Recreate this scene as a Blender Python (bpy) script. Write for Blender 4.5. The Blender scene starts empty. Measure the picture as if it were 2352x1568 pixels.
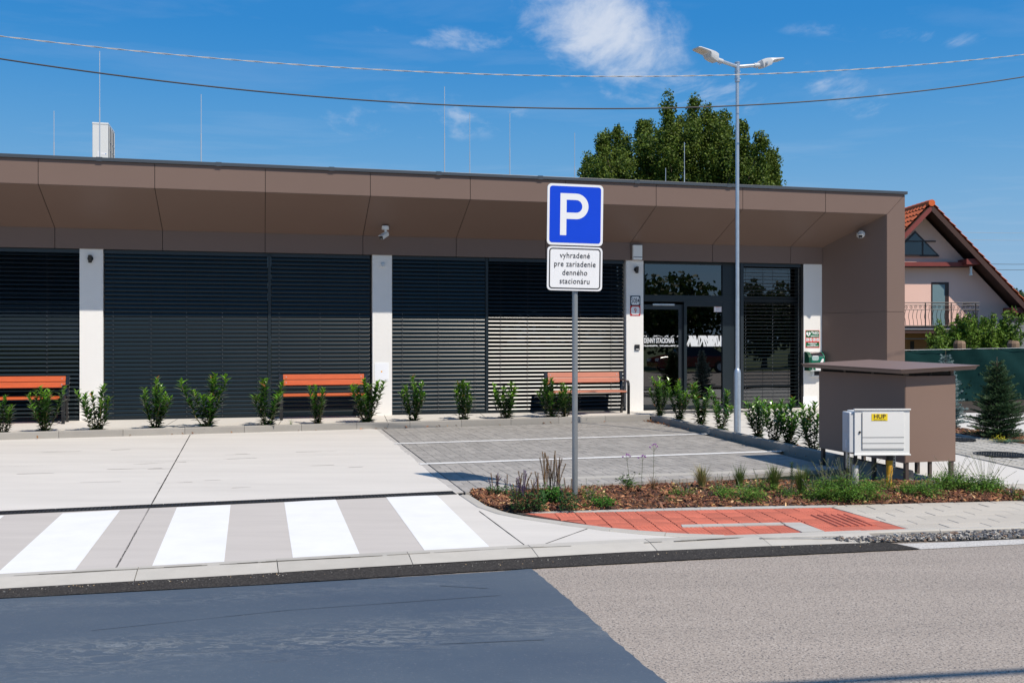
import bpy, bmesh, math, random
import numpy as np
from mathutils import Vector, Matrix
random.seed(7); RNG = np.random.default_rng(7)
scene = bpy.context.scene
COL = scene.collection
R = math.radians
# ------------------------------------------------------------------ camera, sky, sun
CAMH = 1.66; FPX = 2280.0; CX = 1176.0; CY = 784.0
cam_d = bpy.data.cameras.new('camera'); cam = bpy.data.objects.new('camera', cam_d); COL.objects.link(cam)
cam.location = (0, 0, CAMH); cam.rotation_euler = (R(90), 0, 0)
cam_d.sensor_width = 36; cam_d.lens = FPX/2352*36; cam_d.clip_end = 3000; cam_d.clip_start = 0.05
scene.camera = cam
SUN_EL = R(53.0); SHD = Vector((-0.645, 0.764)).normalized()   # direction in which shadows fall
sun_d = bpy.data.lights.new('sun', 'SUN'); sun = bpy.data.objects.new('sun', sun_d); COL.objects.link(sun)
sun_d.energy = 5.0; sun_d.angle = R(0.53); sun_d.color = (1.0, 0.915, 0.80)
light_dir = Vector((SHD.x*math.cos(SUN_EL), SHD.y*math.cos(SUN_EL), -math.sin(SUN_EL)))
sun.rotation_euler = light_dir.to_track_quat('-Z', 'Y').to_euler(); sun.location = (10, -12, 25)
w = bpy.data.worlds.new('World'); scene.world = w; w.use_nodes = True
nt = w.node_tree; nt.nodes.clear(); N = nt.nodes.new; L = nt.links.new
out = N('ShaderNodeOutputWorld'); bg = N('ShaderNodeBackground'); sky = N('ShaderNodeTexSky')
sky.sky_type = 'NISHITA'; sky.sun_disc = False; sky.sun_elevation = SUN_EL
sky.sun_rotation = math.atan2(-SHD.x, -SHD.y); sky.altitude = 200; sky.air_density = 1.0; sky.dust_density = 0.25; sky.ozone_density = 2.5
bg.inputs['Strength'].default_value = 0.10
hs = N('ShaderNodeHueSaturation'); hs.inputs['Saturation'].default_value = 1.22; hs.inputs['Value'].default_value = 1.0; hs.inputs['Hue'].default_value = 0.494
L(sky.outputs[0], hs.inputs['Color'])
tc = N('ShaderNodeTexCoord'); sep = N('ShaderNodeSeparateXYZ'); L(tc.outputs['Generated'], sep.inputs[0])
def mth(op, a, b=None, c=None, tree=None):
    n = (tree or nt).nodes.new('ShaderNodeMath'); n.operation = op
    for i, v in enumerate((a, b, c)):
        if v is None: continue
        if isinstance(v, (int, float)): n.inputs[i].default_value = v
        else: (tree or nt).links.new(v, n.inputs[i])
    return n.outputs[0]
zc = mth('MAXIMUM', sep.outputs[2], 0.03)
px_ = mth('DIVIDE', sep.outputs[0], zc); py_ = mth('DIVIDE', sep.outputs[1], zc)
comb = N('ShaderNodeCombineXYZ'); L(px_, comb.inputs[0]); L(py_, comb.inputs[1])
def rotmask(cx, cy, dx, dy, la, lb):
    l = math.hypot(dx, dy); dx /= l; dy /= l
    ax = mth('SUBTRACT', px_, cx); ay = mth('SUBTRACT', py_, cy)
    u = mth('ADD', mth('MULTIPLY', ax, dx/la), mth('MULTIPLY', ay, dy/la))
    v = mth('ADD', mth('MULTIPLY', ax, -dy/lb), mth('MULTIPLY', ay, dx/lb))
    r2 = mth('ADD', mth('MULTIPLY', u, u), mth('MULTIPLY', v, v))
    return mth('MAXIMUM', mth('SUBTRACT', 1.0, r2), 0.0)
def nz(scale, detail, rough, dist=0.0, loc=(0,0,0), sc=(1,1,1)):
    mp = N('ShaderNodeMapping'); mp.inputs['Location'].default_value = loc; mp.inputs['Scale'].default_value = sc
    L(comb.outputs[0], mp.inputs['Vector'])
    n = N('ShaderNodeTexNoise'); n.inputs['Scale'].default_value = scale; n.inputs['Detail'].default_value = detail
    n.inputs['Roughness'].default_value = rough; n.inputs['Distortion'].default_value = dist
    L(mp.outputs[0], n.inputs['Vector']); return n.outputs['Fac']
fine = nz(3.4, 8, 0.60, 0.5, (3.1, 1.7, 0), (1, .42, 1))
fine2 = nz(10.0, 8, 0.65, 0.5, (8.1, 2.2, 0), (1, .42, 1))
m1 = rotmask(0.27, 3.15, 0.30, 0.95, 1.10, 0.30)
m2 = rotmask(0.72, 4.0, 0.9, 0.6, 0.65, 0.34)
m3 = rotmask(1.36, 4.0, 0.5, 0.9, 0.60, 0.20)
m4 = rotmask(-0.16, 3.3, 1, 0.35, 0.40, 0.16)
m5 = rotmask(1.25, 3.25, 1, 0.25, 0.45, 0.13)
m6 = rotmask(-0.35, 4.5, 1, 0.1, 0.75, 0.55)
mk = mth('MULTIPLY', m1, 0.88)
for m_, k in ((m2, .55), (m3, .42), (m4, .42), (m5, .38), (m6, .30)): mk = mth('MAXIMUM', mk, mth('MULTIPLY', m_, k))
nn = mth('ADD', mth('MULTIPLY', fine, 0.80), mth('MULTIPLY', fine2, 0.30))
dens = mth('ADD', mth('MULTIPLY', mk, 1.0), mth('MULTIPLY', mth('SUBTRACT', nn, 0.60), 2.9))
mr = N('ShaderNodeMapRange'); mr.interpolation_type = 'SMOOTHSTEP'; L(dens, mr.inputs[0])
mr.inputs[1].default_value = 0.02; mr.inputs[2].default_value = 1.25; mr.inputs[3].default_value = 0; mr.inputs[4].default_value = 0.80
gate = mth('GREATER_THAN', mk, 0.0)
sm = N('ShaderNodeMapRange'); L(mk, sm.inputs[0]); sm.inputs[1].default_value = 0.0; sm.inputs[2].default_value = 0.25
cf = mth('MULTIPLY', mr.outputs[0], sm.outputs[0])
hi = nz(1.1, 6, 0.6, 0.4, (0, 0, 0), (.6, 1.0, 1))
hz_ = N('ShaderNodeMapRange'); L(hi, hz_.inputs[0]); hz_.inputs[1].default_value = 0.50; hz_.inputs[2].default_value = 0.85; hz_.inputs[4].default_value = 0.16
cf = mth('MAXIMUM', cf, hz_.outputs[0])
rp = N('ShaderNodeValToRGB'); rp.color_ramp.interpolation = 'B_SPLINE'; els = rp.color_ramp.elements
for i_, (p_, c_) in enumerate(((0.0, (.36, .50, .68)), (.08, (.27, .47, .69)), (.18, (.125, .375, .69)), (.30, (.010, .225, .62)), (.55, (.05, .215, .56)), (1.0, (.15, .27, .50)))):
    e_ = els[i_] if i_ < 2 else els.new(p_); e_.position = p_; e_.color = (*c_, 1)
L(sep.outputs[2], rp.inputs[0]); rs = N('ShaderNodeVectorMath'); rs.operation = 'SCALE'; rs.inputs['Scale'].default_value = 10.0; L(rp.outputs[0], rs.inputs[0])
m0 = N('ShaderNodeMix'); m0.data_type = 'RGBA'; m0.inputs[0].default_value = 0.98; L(hs.outputs[0], m0.inputs[6]); L(rs.outputs[0], m0.inputs[7])
fz_ = N('ShaderNodeMapRange'); L(sep.outputs[2], fz_.inputs[0]); fz_.inputs[1].default_value = .035; fz_.inputs[2].default_value = .12; cf = mth('MULTIPLY', cf, fz_.outputs[0])
mx = N('ShaderNodeMix'); mx.data_type = 'RGBA'; L(cf, mx.inputs[0]); L(m0.outputs[2], mx.inputs[6]); mx.inputs[7].default_value = (7.6, 8.0, 8.8, 1)
L(mx.outputs[2], bg.inputs['Color']); L(bg.outputs[0], out.inputs[0])
vs = scene.view_settings; vs.view_transform = 'Standard'; vs.look = 'None'; vs.gamma = 1.0; vs.exposure = 0.0; vs.use_curve_mapping = False
scene.render.engine = 'CYCLES'

# ------------------------------------------------------------------ frames of reference
TH = R(14.1); UC, US = math.cos(TH), math.sin(TH)          # the facade runs along (UC, US)
VF = 20.24                                                 # distance of the facade plane
OB = Vector((-US*VF, UC*VF, 0.0))
def vdist(X, Y): return -US*X + UC*Y
DA, DB = -0.0047*7.6, 0.0047
def zdrive(X, Y): return DA + DB*vdist(X, Y)
PA, PB = 0.02-0.0155*11.2, 0.0155
def zpath(X, Y): return PA + PB*vdist(X, Y)
def zflat(z): return lambda X, Y: z
def G(px, py, a=0.0, b=0.0):
    """ground point seen at (px,py) of the reference grid on the plane z = a + b*v"""
    t = (px-CX)/FPX; k = (py-CY)/FPX
    Y = (CAMH-a)/(k+b*(UC-t*US)); return (t*Y, Y)
def GD(px, py): return G(px, py, DA, DB)
def GP(px, py): return G(px, py, PA, PB)
def GZ(px, py, z=0.0): return G(px, py, z, 0)
def sB(px, n=0.0):
    t = (px-CX)/FPX; Y = (VF-n)/(UC-t*US); return Y*(t*UC+US)
def zB(px, py, n=0.0):
    t = (px-CX)/FPX; Y = (VF-n)/(UC-t*US); return CAMH+(CY-py)/FPX*Y
def atY(px, py, Y): return ((px-CX)/FPX*Y, Y, CAMH+(CY-py)/FPX*Y)
def Bw(s, n, z=0.0): return (OB.x+s*UC+n*US, OB.y+s*US-n*UC, z)

# ------------------------------------------------------------------ materials
MATS = {}
def M(name, col, rough=0.5, metal=0.0, var=0.0, vs=4.0, bump=0.0, bs=60.0, spec=0.5, rand=0.0, stretch=None, attr=None, fine=0.0, fs=200.0, trans=0.0, coat=0.0, bdist=0.01, sss=0):
    m = bpy.data.materials.new(name); m.use_nodes = True; t = m.node_tree; p = t.nodes['Principled BSDF']
    p.inputs['Roughness'].default_value = rough; p.inputs['Metallic'].default_value = metal
    p.inputs['Specular IOR Level'].default_value = spec; p.inputs['Coat Weight'].default_value = coat
    p.inputs['Transmission Weight'].default_value = trans
    c = None
    def new(x): return t.nodes.new(x)
    tcn = new('ShaderNodeTexCoord'); vec = tcn.outputs['Object']
    if stretch:
        mp = new('ShaderNodeMapping'); mp.inputs['Scale'].default_value = stretch; t.links.new(vec, mp.inputs[0]); vec = mp.outputs[0]
    rgb = new('ShaderNodeRGB'); rgb.outputs[0].default_value = (*col, 1); cur = rgb.outputs[0]
    if attr:
        a = new('ShaderNodeAttribute'); a.attribute_name = attr; cur = a.outputs['Color']
    fac = None
    def addf(x):
        nonlocal fac
        fac = x if fac is None else mth('ADD', fac, x, tree=t)
    if var:
        n1 = new('ShaderNodeTexNoise'); n1.inputs['Scale'].default_value = vs; n1.inputs['Detail'].default_value = 7; n1.inputs['Roughness'].default_value = .6
        t.links.new(vec, n1.inputs['Vector']); addf(mth('MULTIPLY', mth('SUBTRACT', n1.outputs['Fac'], 0.5, tree=t), 2*var, tree=t))
    if fine:
        n2 = new('ShaderNodeTexNoise'); n2.inputs['Scale'].default_value = fs; n2.inputs['Detail'].default_value = 2
        t.links.new(vec, n2.inputs['Vector']); addf(mth('MULTIPLY', mth('SUBTRACT', n2.outputs['Fac'], 0.5, tree=t), 2*fine, tree=t))
    if rand:
        oi = new('ShaderNodeObjectInfo'); addf(mth('MULTIPLY', mth('SUBTRACT', oi.outputs['Random'], 0.5, tree=t), 2*rand, tree=t))
        at = new('ShaderNodeAttribute'); at.attribute_name = 'tint'; addf(mth('MULTIPLY', at.outputs['Fac'], 2*rand, tree=t))
    if fac is not None:
        f1 = mth('ADD', fac, 1.0, tree=t)
        vm = new('ShaderNodeVectorMath'); vm.operation = 'SCALE'; t.links.new(cur, vm.inputs[0]); t.links.new(f1, vm.inputs['Scale']); cur = vm.outputs[0]
    t.links.new(cur, p.inputs['Base Color'])
    if bump:
        n3 = new('ShaderNodeTexNoise'); n3.inputs['Scale'].default_value = bs; n3.inputs['Detail'].default_value = 5
        t.links.new(vec, n3.inputs['Vector']); b = new('ShaderNodeBump'); b.inputs['Strength'].default_value = bump; b.inputs['Distance'].default_value = bdist
        t.links.new(n3.outputs['Fac'], b.inputs['Height']); t.links.new(b.outputs[0], p.inputs['Normal'])
    if sss:
        tr = new('ShaderNodeBsdfTranslucent'); mxs = new('ShaderNodeMixShader'); mxs.inputs[0].default_value = sss
        t.links.new(cur, tr.inputs['Color']); t.links.new(p.outputs[0], mxs.inputs[1]); t.links.new(tr.outputs[0], mxs.inputs[2])
        t.links.new(mxs.outputs[0], t.nodes['Material Output'].inputs[0])
    MATS[name] = m; return m

def m_glass(name, tint, ior=1.9, lo=0.06):
    m = bpy.data.materials.new(name); m.use_nodes = True; t = m.node_tree; t.nodes.clear()
    o = t.nodes.new('ShaderNodeOutputMaterial'); g = t.nodes.new('ShaderNodeBsdfGlossy'); g.inputs['Roughness'].default_value = 0.004
    tr = t.nodes.new('ShaderNodeBsdfTransparent'); tr.inputs[0].default_value = (*tint, 1)
    f = t.nodes.new('ShaderNodeFresnel'); f.inputs['IOR'].default_value = ior
    mx = t.nodes.new('ShaderNodeMixShader'); t.links.new(f.outputs[0], mx.inputs[0]); t.links.new(tr.outputs[0], mx.inputs[1]); t.links.new(g.outputs[0], mx.inputs[2])
    nb = t.nodes.new('ShaderNodeTexNoise'); nb.inputs['Scale'].default_value = 0.9
    b = t.nodes.new('ShaderNodeBump'); b.inputs['Strength'].default_value = 0.05; b.inputs['Distance'].default_value = 0.02
    tcn = t.nodes.new('ShaderNodeTexCoord'); t.links.new(tcn.outputs['Object'], nb.inputs['Vector']); t.links.new(nb.outputs['Fac'], b.inputs['Height']); t.links.new(b.outputs[0], g.inputs['Normal'])
    t.links.new(mx.outputs[0], o.inputs[0]); return m

def m_asphalt(name, base, light, dark, speck_scale=90, patch=0.12, rough=0.75, bump=0.5, spec=0.4, thr=(0.55, 0.72), dthr=(0.30, 0.42)):
    m = bpy.data.materials.new(name); m.use_nodes = True; t = m.node_tree; p = t.nodes['Principled BSDF']
    p.inputs['Roughness'].default_value = rough; p.inputs['Specular IOR Level'].default_value = spec
    tcn = t.nodes.new('ShaderNodeTexCoord'); v = tcn.outputs['Object']
    def noise(sc, det, ro=.55, mpv=None):
        n = t.nodes.new('ShaderNodeTexNoise'); n.inputs['Scale'].default_value = sc; n.inputs['Detail'].default_value = det; n.inputs['Roughness'].default_value = ro
        t.links.new(mpv or v, n.inputs['Vector']); return n.outputs['Fac']
    def ramp(src, a, b_):
        r = t.nodes.new('ShaderNodeMapRange'); t.links.new(src, r.inputs[0]); r.inputs[1].default_value = a; r.inputs[2].default_value = b_; return r.outputs[0]
    def mix(f, a, b_):
        x = t.nodes.new('ShaderNodeMix'); x.data_type = 'RGBA'; t.links.new(f, x.inputs[0])
        for i, c in ((6, a), (7, b_)):
            if isinstance(c, tuple): x.inputs[i].default_value = (*c, 1)
            else: t.links.new(c, x.inputs[i])
        return x.outputs[2]
    vo = t.nodes.new('ShaderNodeTexVoronoi'); vo.inputs['Scale'].default_value = speck_scale; t.links.new(v, vo.inputs['Vector'])
    sepc = t.nodes.new('ShaderNodeSeparateColor'); t.links.new(vo.outputs['Color'], sepc.inputs[0])
    mp = t.nodes.new('ShaderNodeMapping'); mp.inputs['Scale'].default_value = (0.35, 2.2, 1); mp.inputs['Rotation'].default_value = (0, 0, -TH); t.links.new(v, mp.inputs[0])
    c1 = mix(ramp(sepc.outputs[0], 0.72, 0.95), base, light)
    c2 = mix(ramp(noise(speck_scale*.5, 3), *dthr[::-1]), c1, dark)
    c3 = mix(ramp(sepc.outputs[1], 0.93, 0.97), c2, dark)
    big = noise(0.8, 5, .6, mp.outputs[0]); f = mth('ADD', mth('MULTIPLY', mth('SUBTRACT', big, .5, tree=t), 2*patch, tree=t), 1.0, tree=t)
    vm = t.nodes.new('ShaderNodeVectorMath'); vm.operation = 'SCALE'; t.links.new(c3, vm.inputs[0]); t.links.new(f, vm.inputs['Scale'])
    t.links.new(vm.outputs[0], p.inputs['Base Color'])
    h = mth('ADD', vo.outputs['Distance'], noise(speck_scale*.5, 4), tree=t)
    b = t.nodes.new('ShaderNodeBump'); b.inputs['Strength'].default_value = bump; b.inputs['Distance'].default_value = 0.004
    t.links.new(h, b.inputs['Height']); t.links.new(b.outputs[0], p.inputs['Normal'])
    return m

# ------------------------------------------------------------------ mesh builder
class MB:
    def __init__(s): s.v = []; s.f = []; s.c = []; s.col = None
    def add(s, vs, fs, col=None):
        o = len(s.v); s.v.extend([tuple(a) for a in vs]); s.f.extend([tuple(i+o for i in f) for f in fs]); s.c.extend([col]*len(fs)); return s
    def box(s, x0, x1, y0, y1, z0, z1, mtx=None, col=None):
        vs = [Vector((x, y, z)) for z in (z0, z1) for y in (y0, y1) for x in (x0, x1)]
        if mtx is not None: vs = [mtx @ a for a in vs]
        return s.add(vs, [(0,2,3,1),(4,5,7,6),(0,1,5,4),(2,6,7,3),(0,4,6,2),(1,3,7,5)], col)
    def prism(s, pts, axis, a, b, mtx=None, col=None):
        """extrude polygon pts (2D) along axis between a and b. axis 'z': (x,y); 'x': (y,z); 'y': (x,z)"""
        def mk(p, t): return Vector((p[0], p[1], t)) if axis == 'z' else Vector((t, p[0], p[1])) if axis == 'x' else Vector((p[0], t, p[1]))
        n = len(pts); vs = [mk(p, a) for p in pts]+[mk(p, b) for p in pts]
        if mtx is not None: vs = [mtx @ q for q in vs]
        fs = [tuple(range(n-1, -1, -1)), tuple(range(n, 2*n))]+[(i, (i+1) % n, n+(i+1) % n, n+i) for i in range(n)]
        return s.add(vs, fs, col)
    def tube(s, pts, rad, n=8, caps=True, col=None, up=None):
        pts = [Vector(p) for p in pts]; rad = [rad]*len(pts) if isinstance(rad, (int, float)) else rad
        base = len(s.v); prev = None
        for i, p in enumerate(pts):
            d = (pts[min(i+1, len(pts)-1)]-pts[max(i-1, 0)]).normalized()
            if prev is None:
                a = up or (Vector((0, 0, 1)) if abs(d.z) < .9 else Vector((1, 0, 0))); x = d.cross(a).normalized()
            else: x = (prev-d*prev.dot(d)).normalized()
            prev = x; y = d.cross(x)
            for k in range(n):
                an = 2*math.pi*k/n; s.v.append(tuple(p+(x*math.cos(an)+y*math.sin(an))*rad[i]))
        for i in range(len(pts)-1):
            for k in range(n):
                a = base+i*n+k; b = base+i*n+(k+1) % n; s.f.append((a, b, b+n, a+n)); s.c.append(col)
        if caps:
            s.f.append(tuple(base+k for k in range(n-1, -1, -1))); s.c.append(col)
            s.f.append(tuple(base+(len(pts)-1)*n+k for k in range(n))); s.c.append(col)
        return s
    def cyl(s, c, r, z0, z1, n=16, r2=None, mtx=None, col=None):
        r2 = r if r2 is None else r2; vs = []
        for z, q in ((z0, r), (z1, r2)):
            for k in range(n):
                a = 2*math.pi*k/n; vs.append(Vector((c[0]+q*math.cos(a), c[1]+q*math.sin(a), z)))
        if mtx is not None: vs = [mtx @ a for a in vs]
        return s.add(vs, [tuple(range(n-1, -1, -1)), tuple(range(n, 2*n))]+[(k, (k+1) % n, n+(k+1) % n, n+k) for k in range(n)], col)
    def quad(s, a, b, c, d, col=None): return s.add([a, b, c, d], [(0, 1, 2, 3)], col)
    def mesh(s, name, mat, smooth=False, attr='Col'):
        me = bpy.data.meshes.new(name); me.from_pydata(s.v, [], s.f)
        if mat is not None: me.materials.append(mat)
        if any(c is not None for c in s.c):
            ca = me.color_attributes.new(attr, 'FLOAT_COLOR', 'CORNER'); buf = []
            for f, c in zip(s.f, s.c):
                c = c or (1, 1, 1); buf.extend((c[0], c[1], c[2], 1.0)*len(f))
            ca.data.foreach_set('color', buf)
        if smooth: me.shade_smooth()
        me.update(); return me
    def build(s, name, mat, parent=None, smooth=False, kind=None, bevel=0, attr='Col', auto=None):
        me = s.mesh(name, mat, smooth, attr); o = bpy.data.objects.new(name, me); COL.objects.link(o)
        if parent is not None: o.parent = parent
        if kind: o['kind'] = kind
        if bevel:
            b = o.modifiers.new('bevel', 'BEVEL'); b.width = bevel; b.segments = 2; b.limit_method = 'ANGLE'
        if auto is not None: me.shade_smooth(); me.set_sharp_from_angle(angle=R(auto))
        return o
def tag(o, label, cat, group=None, kind=None):
    o['label'] = label; o['category'] = cat
    if group: o['group'] = group
    if kind: o['kind'] = kind
    return o
def thing(name, label, cat, loc=(0,0,0), rz=0.0, group=None):
    o = bpy.data.objects.new(name, None); COL.objects.link(o); o.location = loc; o.rotation_euler = (0, 0, rz)
    return tag(o, label, cat, group)
def dup(root, loc, rz, label, scale=None):
    r = root.copy(); COL.objects.link(r); r.location = loc; r.rotation_euler = (0, 0, rz)
    if scale: r.scale = scale if not isinstance(scale, (int, float)) else (scale,)*3
    r['label'] = label
    for ch in list(root.children):
        c = ch.copy(); COL.objects.link(c); c.parent = r
        for g in list(ch.children): d = g.copy(); COL.objects.link(d); d.parent = c
    return r
def obj(name, mesh, parent=None, loc=(0,0,0), rot=(0,0,0), kind=None):
    o = bpy.data.objects.new(name, mesh); COL.objects.link(o); o.location = loc; o.rotation_euler = rot
    if parent is not None: o.parent = parent
    if kind: o['kind'] = kind
    return o
def text_mesh(body, size, mat, xs=1.0, bold=0.0, depth=0.001, align='CENTER', space=1.0, line=1.0):
    cu = bpy.data.curves.new('lettering', 'FONT'); cu.body = body; cu.size = size; cu.align_x = align; cu.align_y = 'CENTER'
    cu.offset = bold; cu.extrude = depth; cu.space_character = space; cu.space_line = line; cu.resolution_u = 3
    o = bpy.data.objects.new('lettering', cu); COL.objects.link(o)
    dg = bpy.context.evaluated_depsgraph_get(); me = bpy.data.meshes.new_from_object(o.evaluated_get(dg))
    bpy.data.objects.remove(o); bpy.data.curves.remove(cu)
    for v in me.vertices: v.co.x *= xs
    me.materials.clear(); me.materials.append(mat); return me
UPR = (R(90), 0, 0)     # text standing upright, read from -y
def letter(body, size, mat, parent, x, y, z, name='lettering', **kw):
    return obj(name, text_mesh(body, size, mat, **kw), parent, (x, y, z), UPR)
def rrect(w_, h_, r_, seg=5, cx=0, cz=0):
    pts = []
    for (sx, sz, a0) in ((1, -1, -90), (1, 1, 0), (-1, 1, 90), (-1, -1, 180)):
        for k in range(seg+1):
            a = R(a0+90*k/seg); pts.append((cx+sx*(w_/2-r_)+r_*math.cos(a), cz+sz*(h_/2-r_)+r_*math.sin(a)))
    return pts
def lerp(a, b, t): return (a[0]+(b[0]-a[0])*t, a[1]+(b[1]-a[1])*t)
def inpoly(x, y, P):
    c = False; n = len(P)
    for i in range(n):
        x1, y1 = P[i]; x2, y2 = P[(i+1) % n]
        if (y1 > y) != (y2 > y) and x < (x2-x1)*(y-y1)/(y2-y1)+x1: c = not c
    return c
def area2(P): return sum(P[i][0]*P[(i+1) % len(P)][1]-P[(i+1) % len(P)][0]*P[i][1] for i in range(len(P)))
def clip(sub, P):
    """clip polygon sub by convex polygon P"""
    if area2(P) < 0: P = P[::-1]
    outp = sub
    for i in range(len(P)):
        a = P[i]; b = P[(i+1) % len(P)]; inp = outp; outp = []
        def side(p): return (b[0]-a[0])*(p[1]-a[1])-(b[1]-a[1])*(p[0]-a[0])
        for j in range(len(inp)):
            p = inp[j]; q = inp[(j+1) % len(inp)]; sp, sq = side(p), side(q)
            if sp >= 0: outp.append(p)
            if (sp >= 0) != (sq >= 0):
                t = sp/(sp-sq); outp.append((p[0]+(q[0]-p[0])*t, p[1]+(q[1]-p[1])*t))
        if not outp: return []
    return outp
def sheet(name, pts, zf, mat, dz=0.0, parent=None, kind='structure', thick=0.0):
    if area2(pts) < 0: pts = pts[::-1]
    top = [(x, y, zf(x, y)+dz) for x, y in pts]; m = MB(); n = len(pts)
    if thick:
        m.add(top+[(x, y, z-thick) for x, y, z in top], [tuple(range(n)), tuple(range(2*n-1, n-1, -1))]+[(i, n+i, n+(i+1) % n, (i+1) % n) for i in range(n)])
    else: m.add(top, [tuple(range(n))])
    return m.build(name, mat, parent, kind=kind if parent is None else None)
def kerb(parent, pts, zf, width, h_top, h_bot, mat, stone=1.0, side=1, cham=0.012, name='kerb_stone', gap=0.006, bevel_w=None, bevel_d=0.0):
    """stones along polyline pts; the width lies on the left (side=1) or right (-1) of the direction of travel"""
    P = [Vector((p[0], p[1])) for p in pts]; seg = [(P[i+1]-P[i]).length for i in range(len(P)-1)]; tot = sum(seg)
    def at(d):
        d = max(0, min(tot, d)); i = 0
        while i < len(seg)-1 and d > seg[i]: d -= seg[i]; i += 1
        t = (P[i+1]-P[i])/seg[i]; return P[i]+t*d, t
    def nrm(d):
        _, a = at(max(0, d-.15)); _, b = at(min(tot, d+.15)); t = (a+b).normalized(); return Vector((-t.y, t.x))*side
    k = max(1, round(tot/stone)); st = tot/k
    for i in range(k):
        d0 = i*st+gap/2; d1 = (i+1)*st-gap/2; ns = 4 if len(P) > 2 else 1; prof = []
        jz = random.uniform(-.0015, .0015)
        for j in range(ns+1):
            d = d0+(d1-d0)*j/ns; p, _ = at(d); n_ = nrm(d); z = zf(p.x, p.y)+jz
            if bevel_w: cs = [(0, h_bot), (0, h_top-bevel_d), (bevel_w, h_top), (width, h_top), (width, h_bot)]
            else: cs = [(0, h_bot), (0, h_top-cham), (cham, h_top), (width-cham, h_top), (width, h_top-cham), (width, h_bot)]
            prof.append([(p.x+n_.x*o, p.y+n_.y*o, z+hh) for o, hh in cs])
        m = MB(); n = len(prof[0]); vs = [q for pr in prof for q in pr]; fs = []
        for j in range(ns):
            for q in range(n): a = j*n+q; b = j*n+(q+1) % n; fs.append((a, b, b+n, a+n))
        fs += [tuple(range(n-1, -1, -1)), tuple(range(ns*n, ns*n+n))]
        if side < 0: fs = [f[::-1] for f in fs]
        m.add(vs, fs); m.build(name, mat, parent)
def fix_normals():
    for me in bpy.data.meshes:
        if me.get('fixn'):
            bm = bmesh.new(); bm.from_mesh(me); bmesh.ops.recalc_face_normals(bm, faces=bm.faces); bm.to_mesh(me); bm.free()
def tiles(parent, P, rects, zf, thick, mat, name, limit=300, inset=0.003, rest=None, recess=0.0):
    """rects: list of 4-point polygons (XY). nearest ones become objects, the others one joined part"""
    L_ = []
    for r_ in rects:
        c = clip(r_, P)
        if len(c) < 3 or abs(area2(c)) < 0.0012: continue
        cx = sum(p[0] for p in c)/len(c); cy = sum(p[1] for p in c)/len(c)
        c = [(cx+(p[0]-cx)*(1-2*inset/max(.05, math.dist(p, (cx, cy)))), cy+(p[1]-cy)*(1-2*inset/max(.05, math.dist(p, (cx, cy))))) for p in c]
        if area2(c) < 0: c = c[::-1]
        L_.append((math.hypot(cx, cy), cx, cy, c))
    L_.sort(key=lambda q: q[0]); big = MB(); tints = []; cache = {}
    for i, (_, cx, cy, c) in enumerate(L_):
        z = zf(cx, cy)+random.uniform(-.0012, .0012)
        if i < limit:
            key = tuple((round(p[0]-cx, 3), round(p[1]-cy, 3)) for p in c)
            if key not in cache:
                m = MB(); n = len(c); loc = [(p[0]-cx, p[1]-cy) for p in c]; ch = .004
                k_ = [1-ch/max(.03, math.hypot(*q)) for q in loc]
                m.add([(x, y, -thick) for x, y in loc]+[(x, y, -ch*.7) for x, y in loc]+[(x*k, y*k, 0) for (x, y), k in zip(loc, k_)],
                      [(j, (j+1) % n, n+(j+1) % n, n+j) for j in range(n)]+[(n+j, n+(j+1) % n, 2*n+(j+1) % n, 2*n+j) for j in range(n)]+[tuple(range(2*n, 3*n))])
                cache[key] = m.mesh(name, mat)
            obj(name, cache[key], parent, (cx, cy, z), (random.uniform(-.004, .004), random.uniform(-.004, .004), 0))
        else:
            n = len(c); tv = random.uniform(-.5, .5)
            big.add([(p[0], p[1], z-thick) for p in c]+[(p[0], p[1], z) for p in c], [tuple(range(n, 2*n))]+[(j, (j+1) % n, n+(j+1) % n, n+j) for j in range(n)], (tv, tv, tv))
    if big.v: big.build(rest or name+'_field', mat, parent, kind='stuff', attr='tint')
    return len(L_)
# ------------------------------------------------------------------ ground, road, driveway, parking, pavement
m_earth = M('earth', (.10, .085, .055), .95, var=.35, vs=.6, bump=.5, bs=30)
m_grass = M('grass_ground', (.07, .10, .03), .95, var=.35, vs=.3, bump=.5, bs=60)
m_road = m_asphalt('worn_asphalt', (.325, .277, .235), (.43, .38, .33), (.12, .11, .105), 130, .2, .8, .25, thr=(.5, .7), dthr=(.36, .45))
m_new = m_asphalt('fresh_asphalt', (.040, .036, .033), (.085, .078, .07), (.016, .015, .015), 110, .1, .9, .9, spec=.15)
m_lightstrip = m_asphalt('pale_asphalt', (.50, .48, .45), (.6, .58, .55), (.30, .29, .28), 90, .08, .8, .4)
m_bed = M('joint_sand', (.075, .07, .065), .95, fine=.3)
m_soil = M('soil', (.085, .055, .035), .95, var=.4, vs=12, bump=1, bs=60, fine=.3, fs=90)
m_conc = M('drive_concrete', (.60, .565, .515), .72, var=.17, vs=1.4, stretch=(.35, 2.2, 1), bump=.12, bs=120, fine=.05, fs=300)
m_conc2 = M('path_concrete', (.60, .575, .53), .7, var=.08, vs=2.0, bump=.1, bs=150, fine=.05)
m_kerb = M('kerb_concrete', (.31, .29, .26), .85, var=.12, vs=4, fine=.15, fs=260, rand=.07, bump=.25, bs=220)
m_kerb2 = M('pale_kerb_concrete', (.44, .415, .37), .85, var=.14, vs=5, fine=.12, fs=260, rand=.06, bump=.25, bs=220)
m_paver = M('grey_paver', (.33, .31, .285), .8, var=.16, vs=7, stretch=(1.2, 10, 1), fine=.10, fs=160, rand=.13, bump=.3, bs=150)
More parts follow.
